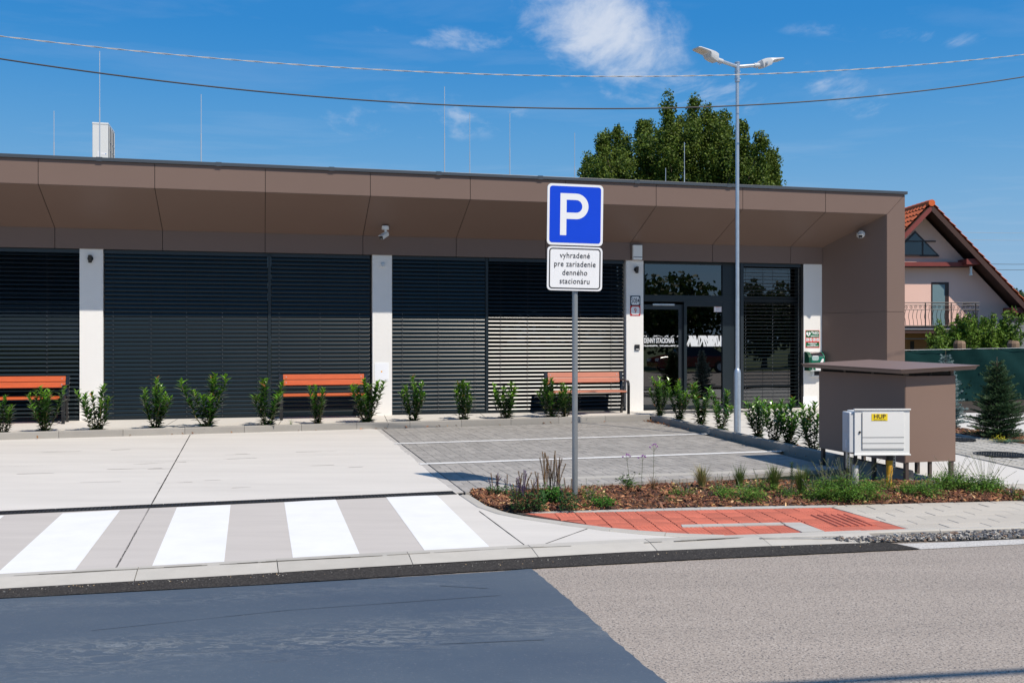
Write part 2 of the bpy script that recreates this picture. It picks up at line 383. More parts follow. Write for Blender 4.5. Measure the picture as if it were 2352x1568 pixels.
m_paver2 = M('beige_paver', (.48, .44, .38), .88, var=.10, vs=3, fine=.22, fs=230, rand=.07, bump=.4, bs=260)
m_paver3 = M('light_grey_paver', (.43, .415, .38), .88, var=.08, vs=3, fine=.14, fs=230, rand=.06, bump=.3, bs=260)
m_red = M('red_paver', (.50, .135, .085), .85, var=.22, vs=6, fine=.2, fs=120, rand=.16, bump=.4, bs=200)
m_white = M('road_paint', (.78, .775, .76), .55, var=.10, vs=3, fine=.03)
m_black = M('black_gap', (.012, .012, .013), .9)
m_iron = M('cast_iron', (.035, .037, .04), .45, metal=.6, var=.2, vs=20)

# bluish surface dressing with smeared ridges
m_patch = bpy.data.materials.new('bluish_surface_dressing'); m_patch.use_nodes = True
def _patch():
    t = m_patch.node_tree; p = t.nodes['Principled BSDF']; p.inputs['Roughness'].default_value = .42; p.inputs['Specular IOR Level'].default_value = .5
    tcn = t.nodes.new('ShaderNodeTexCoord'); mp = t.nodes.new('ShaderNodeMapping'); mp.inputs['Rotation'].default_value = (0, 0, -TH); mp.inputs['Scale'].default_value = (.6, 1.7, 1)
    t.links.new(tcn.outputs['Object'], mp.inputs[0]); v = mp.outputs[0]
    def noise(sc, det, ro=.6, di=0, vec=v):
        n = t.nodes.new('ShaderNodeTexNoise'); n.inputs['Scale'].default_value = sc; n.inputs['Detail'].default_value = det; n.inputs['Roughness'].default_value = ro; n.inputs['Distortion'].default_value = di
        t.links.new(vec, n.inputs['Vector']); return n.outputs['Fac']
    def rng(s, a, b, c=0, d=1):
        r = t.nodes.new('ShaderNodeMapRange'); t.links.new(s, r.inputs[0]); r.inputs[1].default_value = a; r.inputs[2].default_value = b; r.inputs[3].default_value = c; r.inputs[4].default_value = d; return r.outputs[0]
    def mix(f, a, b_):
        x = t.nodes.new('ShaderNodeMix'); x.data_type = 'RGBA'; t.links.new(f, x.inputs[0])
        for i, c in ((6, a), (7, b_)):
            if isinstance(c, tuple): x.inputs[i].default_value = (*c, 1)
            else: t.links.new(c, x.inputs[i])
        return x.outputs[2]
    c0 = mix(rng(noise(.7, 6), .35, .65), (.066, .088, .118), (.092, .115, .140))
    ridge = noise(7.5, 6, .65, .8); rid = rng(mth('ABSOLUTE', mth('SUBTRACT', ridge, .5, tree=t), tree=t), 0, .045, 1, 0)
    sepx = t.nodes.new('ShaderNodeSeparateXYZ'); mp2 = t.nodes.new('ShaderNodeMapping'); mp2.inputs['Rotation'].default_value = (0, 0, -TH); t.links.new(tcn.outputs['Object'], mp2.inputs[0]); t.links.new(mp2.outputs[0], sepx.inputs[0])
    band = mth('ADD', rng(mth('ABSOLUTE', mth('SUBTRACT', sepx.outputs[1], 5.72, tree=t), tree=t), .12, .42, 1, 0), rng(mth('ABSOLUTE', mth('SUBTRACT', sepx.outputs[1], 6.85, tree=t), tree=t), .0, .22, .6, 0), tree=t)
    band = mth('MINIMUM', band, 1.0, tree=t); bandn = mth('MULTIPLY', band, rng(noise(1.2, 4), .35, .6), tree=t)
    rr = mth('MULTIPLY', rid, bandn, tree=t)
    c1 = mix(mth('MULTIPLY', rr, .75, tree=t), c0, (.26, .28, .29))
    c2 = mix(mth('MULTIPLY', rng(noise(60, 3, .6, 0, tcn.outputs['Object']), .60, .75), .35, tree=t), c1, (.28, .28, .29))
    sk = mth('MULTIPLY', rng(noise(1.6, 5, .7, .3), .62, .70), rng(noise(9, 2, .5), .45, .6), tree=t)
    c3 = mix(mth('MULTIPLY', sk, .4, tree=t), c2, (.05, .055, .065))
    t.links.new(c3, p.inputs['Base Color'])
    h = mth('ADD', mth('MULTIPLY', rr, 1.2, tree=t), mth('MULTIPLY', noise(70, 4, .6, 0, tcn.outputs['Object']), .35, tree=t), tree=t)
    b = t.nodes.new('ShaderNodeBump'); b.inputs['Strength'].default_value = .6; b.inputs['Distance'].default_value = .004
    t.links.new(h, b.inputs['Height']); t.links.new(b.outputs[0], p.inputs['Normal'])
_patch()

def Ps(s, v): return (-US*v+UC*s, UC*v+US*s)      # (along road, across) to world XY
def sv(P): return (P[0]*UC+P[1]*US, -P[0]*US+P[1]*UC)
def ext(P, Q, d):                                  # point beyond Q on the line P->Q
    l = math.dist(P, Q); return (Q[0]+(Q[0]-P[0])/l*d, Q[1]+(Q[1]-P[1])/l*d)
ZR = -0.03
sheet('ground', [(-900, -900), (900, -900), (900, 1400), (-900, 1400)], zflat(-.16), m_grass)
# kerb between road and crossing
KT = [GZ(0, 1329), GZ(503, 1301), GZ(830, 1283), GZ(1138, 1265), GZ(1420, 1252.8), GZ(1665, 1240.7), GZ(1930, 1236.5)]
KB = [GZ(0, 1357, ZR), GZ(503, 1328, ZR), GZ(835, 1307, ZR), GZ(1145, 1289, ZR), GZ(1435, 1272, ZR), GZ(1665, 1262, ZR), GZ(2029, 1246.6, ZR)]
KT0 = ext(KT[1], KT[0], 12); KB0 = ext(KB[1], KB[0], 12)
edgeR = [GZ(2029, 1246.6, ZR), GZ(2352, 1238, ZR)]; edgeR.append(ext(edgeR[0], edgeR[1], 30))
road_back = [(p[0]-US*.1, p[1]+UC*.1) for p in [KB0]+KB+edgeR[1:]]
lft = ext(road_back[1], road_back[0], 50); rgt = ext(road_back[-2], road_back[-1], 30)
sheet('road', [lft]+road_back+[rgt, (rgt[0]+US*13, rgt[1]-UC*13), (lft[0]+US*13, lft[1]-UC*13)], zflat(ZR), m_road)
# bluish dressing
pe = [GZ(1222, 1306, ZR), GZ(1286.6, 1359.3, ZR), GZ(1378.7, 1441.2, ZR), GZ(1455, 1507.7, ZR), GZ(1529.6, 1566.6, ZR)]
pe.append(ext(pe[-2], pe[-1], 3.2))
ds = [GZ(0, 1375.7, ZR), GZ(586, 1345, ZR), GZ(1145, 1312.7, ZR)]
dsL = ext(ds[1], ds[0], 12)
jag = []
for i in range(len(pe)-1):
    for k in range(10):
        t_ = k/10; jag.append((pe[i][0]+(pe[i+1][0]-pe[i][0])*t_+random.uniform(-.008, .008), pe[i][1]+(pe[i+1][1]-pe[i][1])*t_))
jag.append(pe[-1])
sheet('road_surface_dressing', [dsL]+ds+jag+[(dsL[0]+.3, -2.5)], zflat(ZR), m_patch, dz=.004)
tip = GZ(2114, 1261.8, ZR)
low = [GZ(1145, 1310.7, ZR), GZ(1608, 1285.5, ZR), tip]; hi_ = [GZ(2057, 1249.8, ZR), GZ(2029, 1247, ZR)]
def jitter_line(P, amp, step=.05):
    o = []
    for i in range(len(P)-1):
        n = max(1, int(math.dist(P[i], P[i+1])/step))
        for k in range(n):
            t_ = k/n; o.append((P[i][0]+(P[i+1][0]-P[i][0])*t_, P[i][1]+(P[i+1][1]-P[i][1])*t_+random.uniform(-amp, amp)))
    o.append(P[-1]); return o
up = [(p[0]-US*.05, p[1]+UC*.05) for p in [KB0]+KB[:-1]]
sheet('asphalt_strip', jitter_line([dsL]+ds[:2]+low, .004)+hi_+up[::-1], zflat(ZR), m_new, dz=.009)
sheet('pale_road_edge', [GZ(2057, 1249.8, ZR), tip, GZ(2352, 1249.8, ZR), ext(tip, GZ(2352, 1249.8, ZR), 30), edgeR[2], edgeR[1]], zflat(ZR), m_lightstrip, dz=.004)
kerb_road = bpy.data.objects.new('kerb', None); COL.objects.link(kerb_road); kerb_road['kind'] = 'structure'
def shift(P, d): return [(p[0]-US*d, p[1]+UC*d) for p in P]
mk_ = MB()
for a_, nm in ((None, None),):
    KBx = [KB0]+KB
kerb(kerb_road, [KB0]+KB, zflat(0), .36, .012, -.12, m_kerb2, stone=1.0, side=1, bevel_w=.24, bevel_d=.040)
# driveway slab
back = [GD(-700, 1030.5), GD(0, 1010), GD(850, 984.5)]
lotL = [GD(864, 985), GD(928, 1032.5), GD(994.6, 1091), GD(1039, 1124), GD(1052, 1134)]
curb_o = [GD(1055, 1137), GD(1095, 1164), GD(1141, 1180), GD(1195, 1191), GD(1248, 1199), GD(1302, 1207), GD(1383, 1218), GD(1463, 1226), GD(1560, 1233), GD(1665, 1237)]
front = [(p[0]-US*.0, p[1]+UC*.0) for p in [KT0]+KT[:-1]]
front = [(p[0]-US*.02, p[1]+UC*.02) for p in front]
sheet('driveway', [back[0]]+back[1:]+lotL+curb_o+front[::-1]+[ext(back[1], back[0], .1)], zdrive, m_conc)
drv = bpy.data.objects['driveway']
def line_strip(name, A, B, wd, zf, mat, dz, parent=None, kind=None, jit=0):
    A = Vector(A[:2]); B = Vector(B[:2]); d = (B-A).normalized(); n = Vector((-d.y, d.x))*wd/2; N_ = max(2, int((B-A).length/.12)) if jit else 2
    L1 = []; L2 = []
    for i in range(N_):
        p = A+(B-A)*i/(N_-1); o = n*(1+random.uniform(-jit, jit)); L1.append((p+o)[:]); L2.append((p-o)[:])
    m = MB(); top = L1+L2[::-1]
    m.add([(x, y, zf(x, y)+dz) for x, y in top], [tuple(range(len(top)))])
    if area2(top) < 0: m.f = [m.f[0][::-1]]
    o = m.build(name, mat, parent); 
    if kind: o['kind'] = kind
    return o
for A, B, wd in ((GD(437, 998), GD(262, 1312), .013), (GD(1100.7, 1173.5), GD(1217.6, 1260.8), .010), (GD(1217.6, 1260.8), GD(1349, 1213.8), .010), (GD(1556, 1234), GD(1545, 1244), .014)):
    line_strip('slab_joint', A, B, wd, zdrive, m_black, .002, drv, jit=.25)
for A, B in ((GD(0, 1071.7), GD(631, 1050)), (GD(631, 1050), GD(930, 1038))):
    line_strip('saw_cut', A, B, .003, zdrive, m_iron, .0024, drv)
XW = [((-250, 1193), (10, 1184), (-186, 1340), (-356, 1349)), ((144, 1178.9), (276, 1171.6), (166, 1318), (-20, 1329)),
      ((406.3, 1165.2), (529.8, 1159.4), (514, 1300), (345.7, 1308.3)), ((652.9, 1153.5), (770.6, 1146.2), (830, 1281.4), (673.9, 1290.2)),
      ((886.3, 1141.3), (1003.5, 1137.4), (1132.9, 1264.3), (981.5, 1273.1))]
m_xg = M('crossing_concrete', (.50, .46, .42), .72, var=.13, vs=2.2, stretch=(.35, 2.2, 1), fine=.06, fs=200)
sheet('crossing_surface', [GD(-500, 1205), GD(886.3, 1141.3), GD(981.5, 1273.1), GD(830, 1281.4), GD(345.7, 1308.3), GD(-20, 1328), GD(-700, 1366)], zdrive, m_xg, dz=.002, parent=drv)
for q in XW: sheet('crossing_stripe', [GD(*p) for p in q], zdrive, m_white, dz=.004, parent=drv)
# drain channel
dr = bpy.data.objects.new('drain_channel', None); COL.objects.link(dr)
tag(dr, 'long black slotted drain channel crossing the pale driveway above the white stripes', 'drain')
A = Vector(GD(1045, 1131.5)); B = Vector(GD(0, 1178.5)); A0 = A; Bx = B+(B-A).normalized()*4; dd = (Bx-A).normalized(); nn_ = Vector((-dd.y, dd.x)); LEN = (Bx-A).length
line_strip('channel', A, Bx, .20, zdrive, m_black, .003, dr)
dr_me = MB()
for x in (-.098, .084): dr_me.box(-.25+.003, .25-.003, x, x+.014, -.002, .008)
for k in range(14):
    x = -.25+.018+k*.0357; dr_me.box(x-.0085, x+.0085, -.084, .084, -.002, .007)
dr_me.box(-.247, .247, -.006, .006, -.002, .006)
gm = dr_me.mesh('grate', m_iron)
for k in range(int(LEN/.5)):
    c = A+dd*(.25+.5*k); obj('grate', gm, dr, (c.x, c.y, zdrive(c.x, c.y)+.001), (0, 0, math.atan2(dd.y, dd.x)))

m_tyre = M('tyre_mark', (.066, .087, .114), .5, var=.3, vs=4)
for A, B, wd in (((210, 1449), (659, 1402.5), .006), ((659, 1402.5), (1148, 1368), .007), ((1010, 1346), (1120, 1352), .010), ((1010, 1480), (1250, 1470), .010)):
    line_strip('tyre_mark', GZ(*A, ZR), GZ(*B, ZR), wd, zflat(ZR), m_tyre, .0065, bpy.data.objects['road_surface_dressing'], jit=.5)
m_dirt = M('kerb_dirt', (.27, .25, .21), .95, var=.5, vs=9, fine=.3, fs=60)
for i in range(34):
    a_ = random.random(); j = min(5, int(a_*6)); p = lerp(KT[j], KT[j+1], random.random()*.8); dv = Vector((KT[j+1][0]-KT[j][0], KT[j+1][1]-KT[j][1])).normalized(); L2 = random.uniform(.15, .6); o_ = random.uniform(.012, .03)
    line_strip('dirt_streak', (p[0]-US*o_, p[1]+UC*o_), (p[0]+dv.x*L2-US*o_, p[1]+dv.y*L2+UC*o_), random.uniform(.006, .022), zflat(0), m_dirt, .0145, kerb_road, jit=.7)
m_stain = M('old_stain', (.40, .375, .335), .8, var=.3, vs=6)
for i in range(16):
    q = GD(random.uniform(20, 820), random.uniform(1020, 1130)); L2 = random.uniform(.15, .7); line_strip('stain', q, (q[0]+L2, q[1]+L2*random.uniform(.15, .4)), random.uniform(.008, .03), zdrive, m_stain, .0022, drv, jit=.8)
# lot of grey pavers
lotP = [GD(878, 985), GD(1489, 965.6), GD(1574.5, 984), GD(1709.5, 1015.6), GD(1864.5, 1052), GD(1926, 1076.7), GD(1289, 1103), GD(1066.7, 1128.5)]
lotc = [GD(878, 985), GD(1489, 965.6), GD(1926, 1076.7), GD(1066.7, 1130)]
sheet('parking_bay', [GD(860, 984.5)]+[GD(1489, 964.6)]+[GD(1930, 1075)]+[GD(1664, 1088.6), GD(1289, 1101.5), GD(1124, 1121), GD(1052, 1131)]+lotL[-2::-1], zdrive, m_bed, dz=-.012)
lot = bpy.data.objects['parking_bay']
Ov = Vector(GD(1066.7, 1128.5)); Dv = (Vector(GD(878, 985))-Ov).normalized(); Sv = Vector((Dv.y, -Dv.x))
def loc2w(O, S, D, a, b): p = O+S*a+D*b; return (p.x, p.y)
rects = []
def rect(O, S, D, a0, a1, b0, b1): return [loc2w(O, S, D, a0, b0), loc2w(O, S, D, a1, b0), loc2w(O, S, D, a1, b1), loc2w(O, S, D, a0, b1)]
for ci in range(0, 40):
    b = -2.4+(ci*.37 % .6); a = ci*.2
    while b < 11:
        rects.append(rect(Ov, Sv, Dv, a, a+.1, b, b+.2)); rects.append(rect(Ov, Sv, Dv, a+.1, a+.2, b, b+.2)); b += .2
        for _ in range(random.choice((1, 2, 2))): rects.append(rect(Ov, Sv, Dv, a, a+.2, b, b+.1)); b += .1
tiles(lot, lotc, rects, zdrive, .05, m_paver, 'paver', 300, inset=.0022)
strip = []
Sl = Vector(GD(1039, 1124)); 
k = 0
edgeA = [GD(864, 985), GD(928, 1032.5), GD(994.6, 1091), GD(1045, 1130)]
edgeB = [GD(875.5, 985), GD(955-1.5, 1045), GD(1008, 1091), GD(1064.7, 1129)]
def lerp(a, b, t): return (a[0]+(b[0]-a[0])*t, a[1]+(b[1]-a[1])*t)
n_ = 26
for i in range(n_):
    a0, a1 = lerp(edgeA[0], edgeA[-1], i/n_), lerp(edgeA[0], edgeA[-1], (i+1)/n_); b0, b1 = lerp(edgeB[0], edgeB[-1], i/n_), lerp(edgeB[0], edgeB[-1], (i+1)/n_)
    strip.append([a0, a1, b1, b0])
tiles(lot, [edgeA[0], edgeA[-1], ext(edgeA[-1], edgeB[-1], .01), ext(edgeA[0], edgeB[0], .01)], strip, zdrive, .05, M('edging_paver', (.42, .395, .365), .85, var=.1, fine=.12, fs=200, rand=.05), 'edging_stone', 60, inset=.001)
sheet('bay_base', [GD(1124, 1122), GD(1289, 1101), GD(1665, 1087.6), GD(1926, 1075.8), GD(1926, 1070), GD(1650, 1083), GD(1289, 1096), GD(1124, 1115)], zdrive, m_kerb2, dz=.003, thick=.25, parent=lot)
for A, B in (((906, 1019.2), (1625.8, 996.3)), ((963.8, 1065.8), (1796, 1036))):
    line_strip('bay_line', GD(*A), GD(*B), .12, zdrive, m_white, .006, lot, jit=.12)

# kerbs round the planting strips
kb = bpy.data.objects.new('kerb', None); COL.objects.link(kb); kb['kind'] = 'structure'
KBK = [GD(-700, 1030.5), GD(0, 1010), GD(1489+4, 965.4)]
kerb(kb, KBK, zdrive, .085, .118, -.05, m_kerb, stone=1.0, side=1)
KR = [GD(1494, 966), GD(1574.5, 984), GD(1709.5, 1015.6), GD(1864.5, 1052), GD(1926, 1076.7), GD(2068, 1120)]
KR2 = [lerp(KR[0], KR[1], .02)]+KR[1:4]
# straight lower part down to the mulch bed
dirk = (Vector(KR[3])-Vector(KR[2])).normalized(); endp = Vector(KR[3])+dirk*2.2; KR2.append((endp.x, endp.y))
kerb(kb, KR2, zdrive, .10, .118, -.25, m_kerb, stone=1.0, side=1)

# pavement along the facade (behind the planting strip) and right-hand path
def bp(s, n): q = Bw(s, n); return (q[0], q[1])
def off(P, Q, d):                 # points of segment shifted to the left by d
    v = Vector((Q[0]-P[0], Q[1]-P[1])).normalized(); n = Vector((-v.y, v.x))*d; return (P[0]+n.x, P[1]+n.y), (Q[0]+n.x, Q[1]+n.y)
soilA, soilB = off(KBK[1], KBK[2], .08); soilC, soilD = off(KBK[1], KBK[2], .42)
sL = ext(soilB, soilA, 6); sL2 = ext(soilD, soilC, 6)
sheet('planting_strip', [sL, soilB, soilD, sL2], zpath, m_soil, dz=-.02)
cornerR = off(KR2[0], KR2[1], .10)[0]
rk = [off(KR2[i], KR2[i+1], .09)[0] for i in range(len(KR2)-1)]+[off(KR2[-2], KR2[-1], .09)[1]]
pathR = rk+[GP(2070, 1114), GP(2273, 1114.4), GP(2352, 1113)]
farR = ext(GP(2273, 1114.4), GP(2352, 1113), 14)
sheet('pavement', [sL2, soilD, soilB]+pathR[:]+[farR, bp(40, -6), bp(13.6, -6), bp(13.6, 0), bp(-14, -.05)], zpath, m_conc2)
pav = bpy.data.objects['pavement']
for A, B, wd in ((GP(588+40, 957+15), GP(640, 985), .012), (GP(1072, 966), GP(1030, 948), .01), (GP(1500, 944), GP(1380, 960), .008)):
    pass
for s_ in [-9.6+2.0*i for i in range(12)]:
    line_strip('slab_joint', bp(s_, .02), bp(s_-.15, 1.5 if s_ > 3 else 2.0), .010, zpath, m_black, .0015, pav)
for k in range(5):
    line_strip('slab_joint', bp(4.6, 1.2+k*1.25), bp(9.5, 1.2+k*1.25), .010, zpath, m_black, .0015, pav)

# pavement slab relief left alone; grass-grid paving on the right
gridP = [GP(2150, 985), GP(2192.8, 1000), GP(2352, 1025), ext(GP(2192.8, 1000), GP(2352, 1025), 3), ext(GP(2192.8, 1042.6), GP(2352, 1070.5), 3), GP(2352, 1070.5), GP(2192.8, 1042.6), GP(2100, 1030)]
grid_o = sheet('grid_paving', gridP, zpath, M('dark_gravel_fill', (.10, .095, .09), .95, var=.3, vs=30, fine=.5, fs=120, bump=1, bs=120), dz=.003)
og = Vector(GP(2352, 1070.5)); dg_ = (Vector(GP(2352, 1025))-og).normalized()
Dg = Vector((-US, UC)); Dg = Vector((-.12, 1)).normalized(); Sg = Vector((Dg.y, -Dg.x))
gt = MB(); ch_ = []
W_, H_ = .395, .595
gt.box(-W_/2, W_/2, -H_/2, -H_/2+.045, -.02, .012); gt.box(-W_/2, W_/2, H_/2-.045, H_/2, -.02, .012)
for x in (-W_/2, -.022, W_/2-.045): gt.box(x, x+.045, -H_/2+.045, H_/2-.045, -.02, .012)
for r_ in range(5):
    y = -H_/2+.045+.101*(r_+.5)-.004
    for x0, x1 in ((-W_/2+.045, -.022), (.023, W_/2-.045)):
        if r_ < 5: gt.box(x0, x1, y+.028, y+.062, -.02, .0118)
gtm = gt.mesh('grid_stone', m_paver3)
cnt = 0
for i in range(-16, 22):
    for j in range(-4, 9):
        c = og+Sg*(i*.4)+Dg*(j*.6+((i % 2)*.0))
        if inpoly(c.x, c.y, gridP) and cnt < 300:
            obj('grid_stone', gtm, grid_o, (c.x, c.y, zpath(c.x, c.y)+.004), (0, 0, math.atan2(Sg.y, Sg.x))); cnt += 1
ke = bpy.data.objects.new('edging', None); COL.objects.link(ke); ke['kind'] = 'structure'
kerb(ke, [GP(2120, 988), GP(2192.8, 1000), GP(2352, 1025), ext(GP(2192.8, 1000), GP(2352, 1025), 3)], zpath, .06, .03, -.1, m_kerb2, stone=1.0, side=1, name='edging_stone')
def manhole(px, py, r_, label):
    x, y = GP(px, py); t_ = thing('manhole_cover', label, 'manhole cover', (x, y, zpath(x, y)+.006))
    m = MB(); m.cyl((0, 0), r_, -.01, .012, 40); m.build('cover', m_iron, t_)
    m = MB(); k = 0
    for i in range(-9, 10):
        for j in range(-9, 10):
            a, b = i*.036+(j % 2)*.018, j*.036
            if math.hypot(a, b) < r_-.035:
                m.box(a-.012, a+.012, b-.008, b+.008, .012, .020, Matrix.Translation((0,0,0)))
    m.build('studs', m_iron, t_)
    m = MB(); n = 40
    vs = []
    for rr, z in ((r_-.015, .012), (r_-.015, .022), (r_, .022), (r_, .0)):
        for q in range(n): a = 2*math.pi*q/n; vs.append((rr*math.cos(a), rr*math.sin(a), z))
    m.add(vs, [(l*n+q, l*n+(q+1) % n, (l+1)*n+(q+1) % n, (l+1)*n+q) for l in range(3) for q in range(n)]); m.build('rim', m_iron, t_)
    return t_
manhole(2297, 1046.3, .35, 'large round black studded manhole cover in the grid paving by the fir')
manhole(2200, 1012, .27, 'small dark manhole cover in the grid paving behind the brown bin shelter')

# sidewalk: base sheet, border, red tactile tiles, beige pavers, front kerb
curb_i = [GZ(1080.6, 1132.7), GZ(1106, 1150.7), GZ(1127.6, 1161.4), GZ(1154.5, 1170.8), GZ(1184, 1176.2), GZ(1221.6, 1182.9), GZ(1275, 1193.7), GZ(1356, 1205.8), GZ(1436.5, 1216.5), GZ(1560, 1228.6), GZ(1665, 1232.6)]
mf = [GZ(1192, 1175.6), GZ(1608, 1164.4), GZ(1924, 1159), GZ(2352, 1148.5)]; mf.append(ext(mf[2], mf[3], 14))
fk = [GZ(1665, 1232), GZ(1894, 1222), GZ(2082, 1215), GZ(2352, 1206.4)]; fk.append(ext(fk[2], fk[3], 14))
swP = [curb_i[4]]+mf[:]+fk[::-1]+curb_i[5:-1][::-1]
sheet('sidewalk', swP, zflat(0), m_bed, dz=-.008)
sw = bpy.data.objects['sidewalk']
cs = bpy.data.objects.new('kerb', None); COL.objects.link(cs); cs['kind'] = 'structure'
# curved kerb : outer side is the driveway side
kerb(cs, [(x, y) for x, y in curb_o[:]], zflat(0), .115, .016, -.1, m_kerb2, stone=.5, side=1)
kerb(cs, [fk[0]]+fk[1:], zflat(0), .085, .006, -.1, m_kerb2, stone=1.0, side=-1)
# border row (light grey) along the mulch
bd = []; L0 = Vector(mf[0]); 
bl = [GZ(1235, 1178.2), GZ(1608, 1170.2), GZ(1908, 1164.2), GZ(1935, 1163.6)]
def border(A, B, C, D, n):
    for i in range(n): bd.append([lerp(A, B, i/n), lerp(A, B, (i+1)/n), lerp(C, D, (i+1)/n), lerp(C, D, i/n)])
border(GZ(1215, 1175.2), mf[1], bl[0], bl[1], 9); border(mf[1], GZ(1924, 1159), bl[1], bl[2], 8)
tiles(sw, [GZ(1200, 1174), GZ(1608, 1163.4), GZ(1926, 1158), GZ(1912, 1166), GZ(1608, 1172), GZ(1225, 1180)], bd, zflat(0.001), .04, m_paver3, 'border_stone', 60, inset=.001) if False else None
for q in bd:
    cx = sum(p[0] for p in q)/4; cy = sum(p[1] for p in q)/4; qq = q if area2(q) > 0 else q[::-1]
    m = MB(); k_ = .985; m.prism([((p[0]-cx)*k_, (p[1]-cy)*.95) for p in qq], 'z', -.04, 0); obj('border_stone', m.mesh('border_stone', m_paver3), sw, (cx, cy, .001))
# red field (convex clip by pieces)
redL = [GZ(1197, 1176.8), GZ(1235, 1178.4), GZ(1608, 1170.8), GZ(1908, 1165.0), GZ(2082, 1213.6), GZ(1894, 1221.2), GZ(1608, 1230.8), GZ(1560, 1228), GZ(1436.5, 1216.0), GZ(1356, 1205.0), GZ(1275, 1193.0), GZ(1221.6, 1182.3)]
redc = [GZ(1197, 1176.8), GZ(1608, 1170.8), GZ(1908, 1165.0), GZ(2082, 1213.6), GZ(1894, 1221.2), GZ(1608, 1230.8), GZ(1500, 1223), GZ(1356, 1205.0)]
Or = Vector(GZ(1908, 1165.0)); Sr = (Or-Vector(GZ(1608, 1170.8))).normalized(); Dr = Vector((Sr.y, -Sr.x))    # Dr towards the road
gA = [GZ(1791, 1201.5), GZ(1839, 1201), GZ(1894, 1221.2), GZ(1842, 1223)]       # grey band
gR = [GZ(1567, 1211.5), GZ(1564, 1206.2), GZ(1794, 1201.0), GZ(1806, 1205.6)]
def tac(kind, w_, d_):
    m = MB(); m.box(-w_/2, w_/2, -d_/2, d_/2, -.04, 0)
    if kind == 'rib_x':
        for k in range(3): y = -d_/2+d_*(k+.5)/3; m.prism([(y-.022, 0), (y-.017, .005), (y+.017, .005), (y+.022, 0)], 'x', -w_/2+.002, w_/2-.002)
    elif kind == 'rib_y':
        for k in range(3): x = -w_/2+w_*(k+.5)/3; m.prism([(x-.022, 0), (x-.016, .011), (x+.016, .011), (x+.022, 0)][::-1], 'y', -d_/2+.002, d_/2-.002)
    else:
        for i in range(5):
            for j in range(5 if d_ > .15 else 2):
                x = -w_/2+w_*(i+.5)/5; y = -d_/2+d_*(j+.5)/(5 if d_ > .15 else 2); m.cyl((x, y), .012, 0, .0045, 6, r2=.007)
    return m.mesh('tactile_tile', m_red)
T_rx, T_ry, T_st = tac('rib_x', .192, .192), tac('rib_y', .192, .192), tac('stud', .192, .192)
ang = math.atan2(Sr.y, Sr.x)
def inany(x, y, Ls): return any(inpoly(x, y, P) for P in Ls)
grey = [gA, gR]; nred = 0
for i in range(-38, 8):
    for j in range(0, 16):
        c = Or+Sr*((i+.5)*.2)+Dr*((j+.5)*.2); lim = [redL]
        corners = [c+Sr*(a*.09)+Dr*(b*.09) for a in (-1, 1) for b in (-1, 1)]
        ins = sum(inpoly(p.x, p.y, redL) for p in corners)
        g_in = sum(inany(p.x, p.y, grey) for p in corners)
        z = .0
        right = inpoly(c.x, c.y, [GZ(1842, 1180), GZ(1908, 1165), GZ(2082, 1214), GZ(1960, 1219), GZ(1870, 1196)])
        if ins == 4:
            me_ = T_ry if (right and j >= 2) else (T_rx if 1 <= j <= 3 and i > -26 and not right else T_st)
            obj('tactile_tile', me_, sw, (c.x, c.y, z+random.uniform(-.001, .001)), (0, 0, ang)); nred += 1
        else:
            q = rect(c, Sr, Dr, -.098, .098, -.098, .098); pc = clip(q, redc)
            if len(pc) < 3: continue
            pc = [p for p in pc]
            cx = sum(p[0] for p in pc)/len(pc); cy = sum(p[1] for p in pc)/len(pc)
            if not inpoly(cx, cy, redL) and abs(area2(pc)) < .01: continue
            if area2(pc) < 0: pc = pc[::-1]
            m = MB(); m.prism([(p[0]-cx, p[1]-cy) for p in pc], 'z', -.04, 0); obj('tactile_tile', m.mesh('tactile_tile', m_red), sw, (cx, cy, -.0005))
m_groove = M('groove_dirt', (.19, .055, .035), .9, var=.4, vs=12, fine=.2)
for j in (1, 2, 3):
    for k in range(3):
        d_ = (j+k/3)*.2+.0; q0 = Or+Sr*(-5.2+.45*j)+Dr*d_; q1 = Or+Sr*(-.45-.06*j)+Dr*d_; nseg = 24
        for i in range(nseg):
            a_ = q0.lerp(q1, (i+.04)/nseg); b_ = q0.lerp(q1, (i+.96)/nseg)
            if inpoly(a_.x, a_.y, redL) and random.random() < .9: line_strip('groove', a_[:], b_[:], random.uniform(.010, .020), zflat(0), m_groove, .0022, sw, jit=.4)
sheet('red_bedding', redL, zflat(0), M('red_joint', (.10, .045, .035), .9, fine=.2), dz=-.006, parent=sw)
def strip_tiles(q, n, nm='border_stone', dz=.009):
    for i in range(n):
        r_ = [lerp(q[0], q[1], i/n), lerp(q[0], q[1], (i+1)/n), lerp(q[3], q[2], (i+1)/n), lerp(q[3], q[2], i/n)]
        cx = sum(p[0] for p in r_)/4; cy = sum(p[1] for p in r_)/4; r_ = r_ if area2(r_) > 0 else r_[::-1]
        m = MB(); m.prism([((p[0]-cx)*.985, (p[1]-cy)*.985) for p in r_], 'z', -.04, 0); obj(nm, m.mesh(nm, m_paver3), sw, (cx, cy, dz))
strip_tiles([gA[0], gA[3], gA[2], gA[1]], 5); strip_tiles([gR[0], gR[3], gR[2], gR[1]], 5)
# beige pavers
beigeL = [GZ(1912, 1164.6), GZ(1924, 1159.6), GZ(2352, 1149.1), ext(mf[2], mf[3], 6), ext(fk[2], fk[3], 6), GZ(2352, 1205.8), GZ(2086, 1214)]
rb = []
for i in range(-16, 26):
    for j in range(-1, 12):
        a = i*.4+(j % 2)*.2; rb.append(rect(Or, Sr, Dr, a, a+.4, j*.2-.06, j*.2+.14))
tiles(sw, beigeL, rb, zflat(0.0), .05, m_paver2, 'paver', 300, inset=.003)
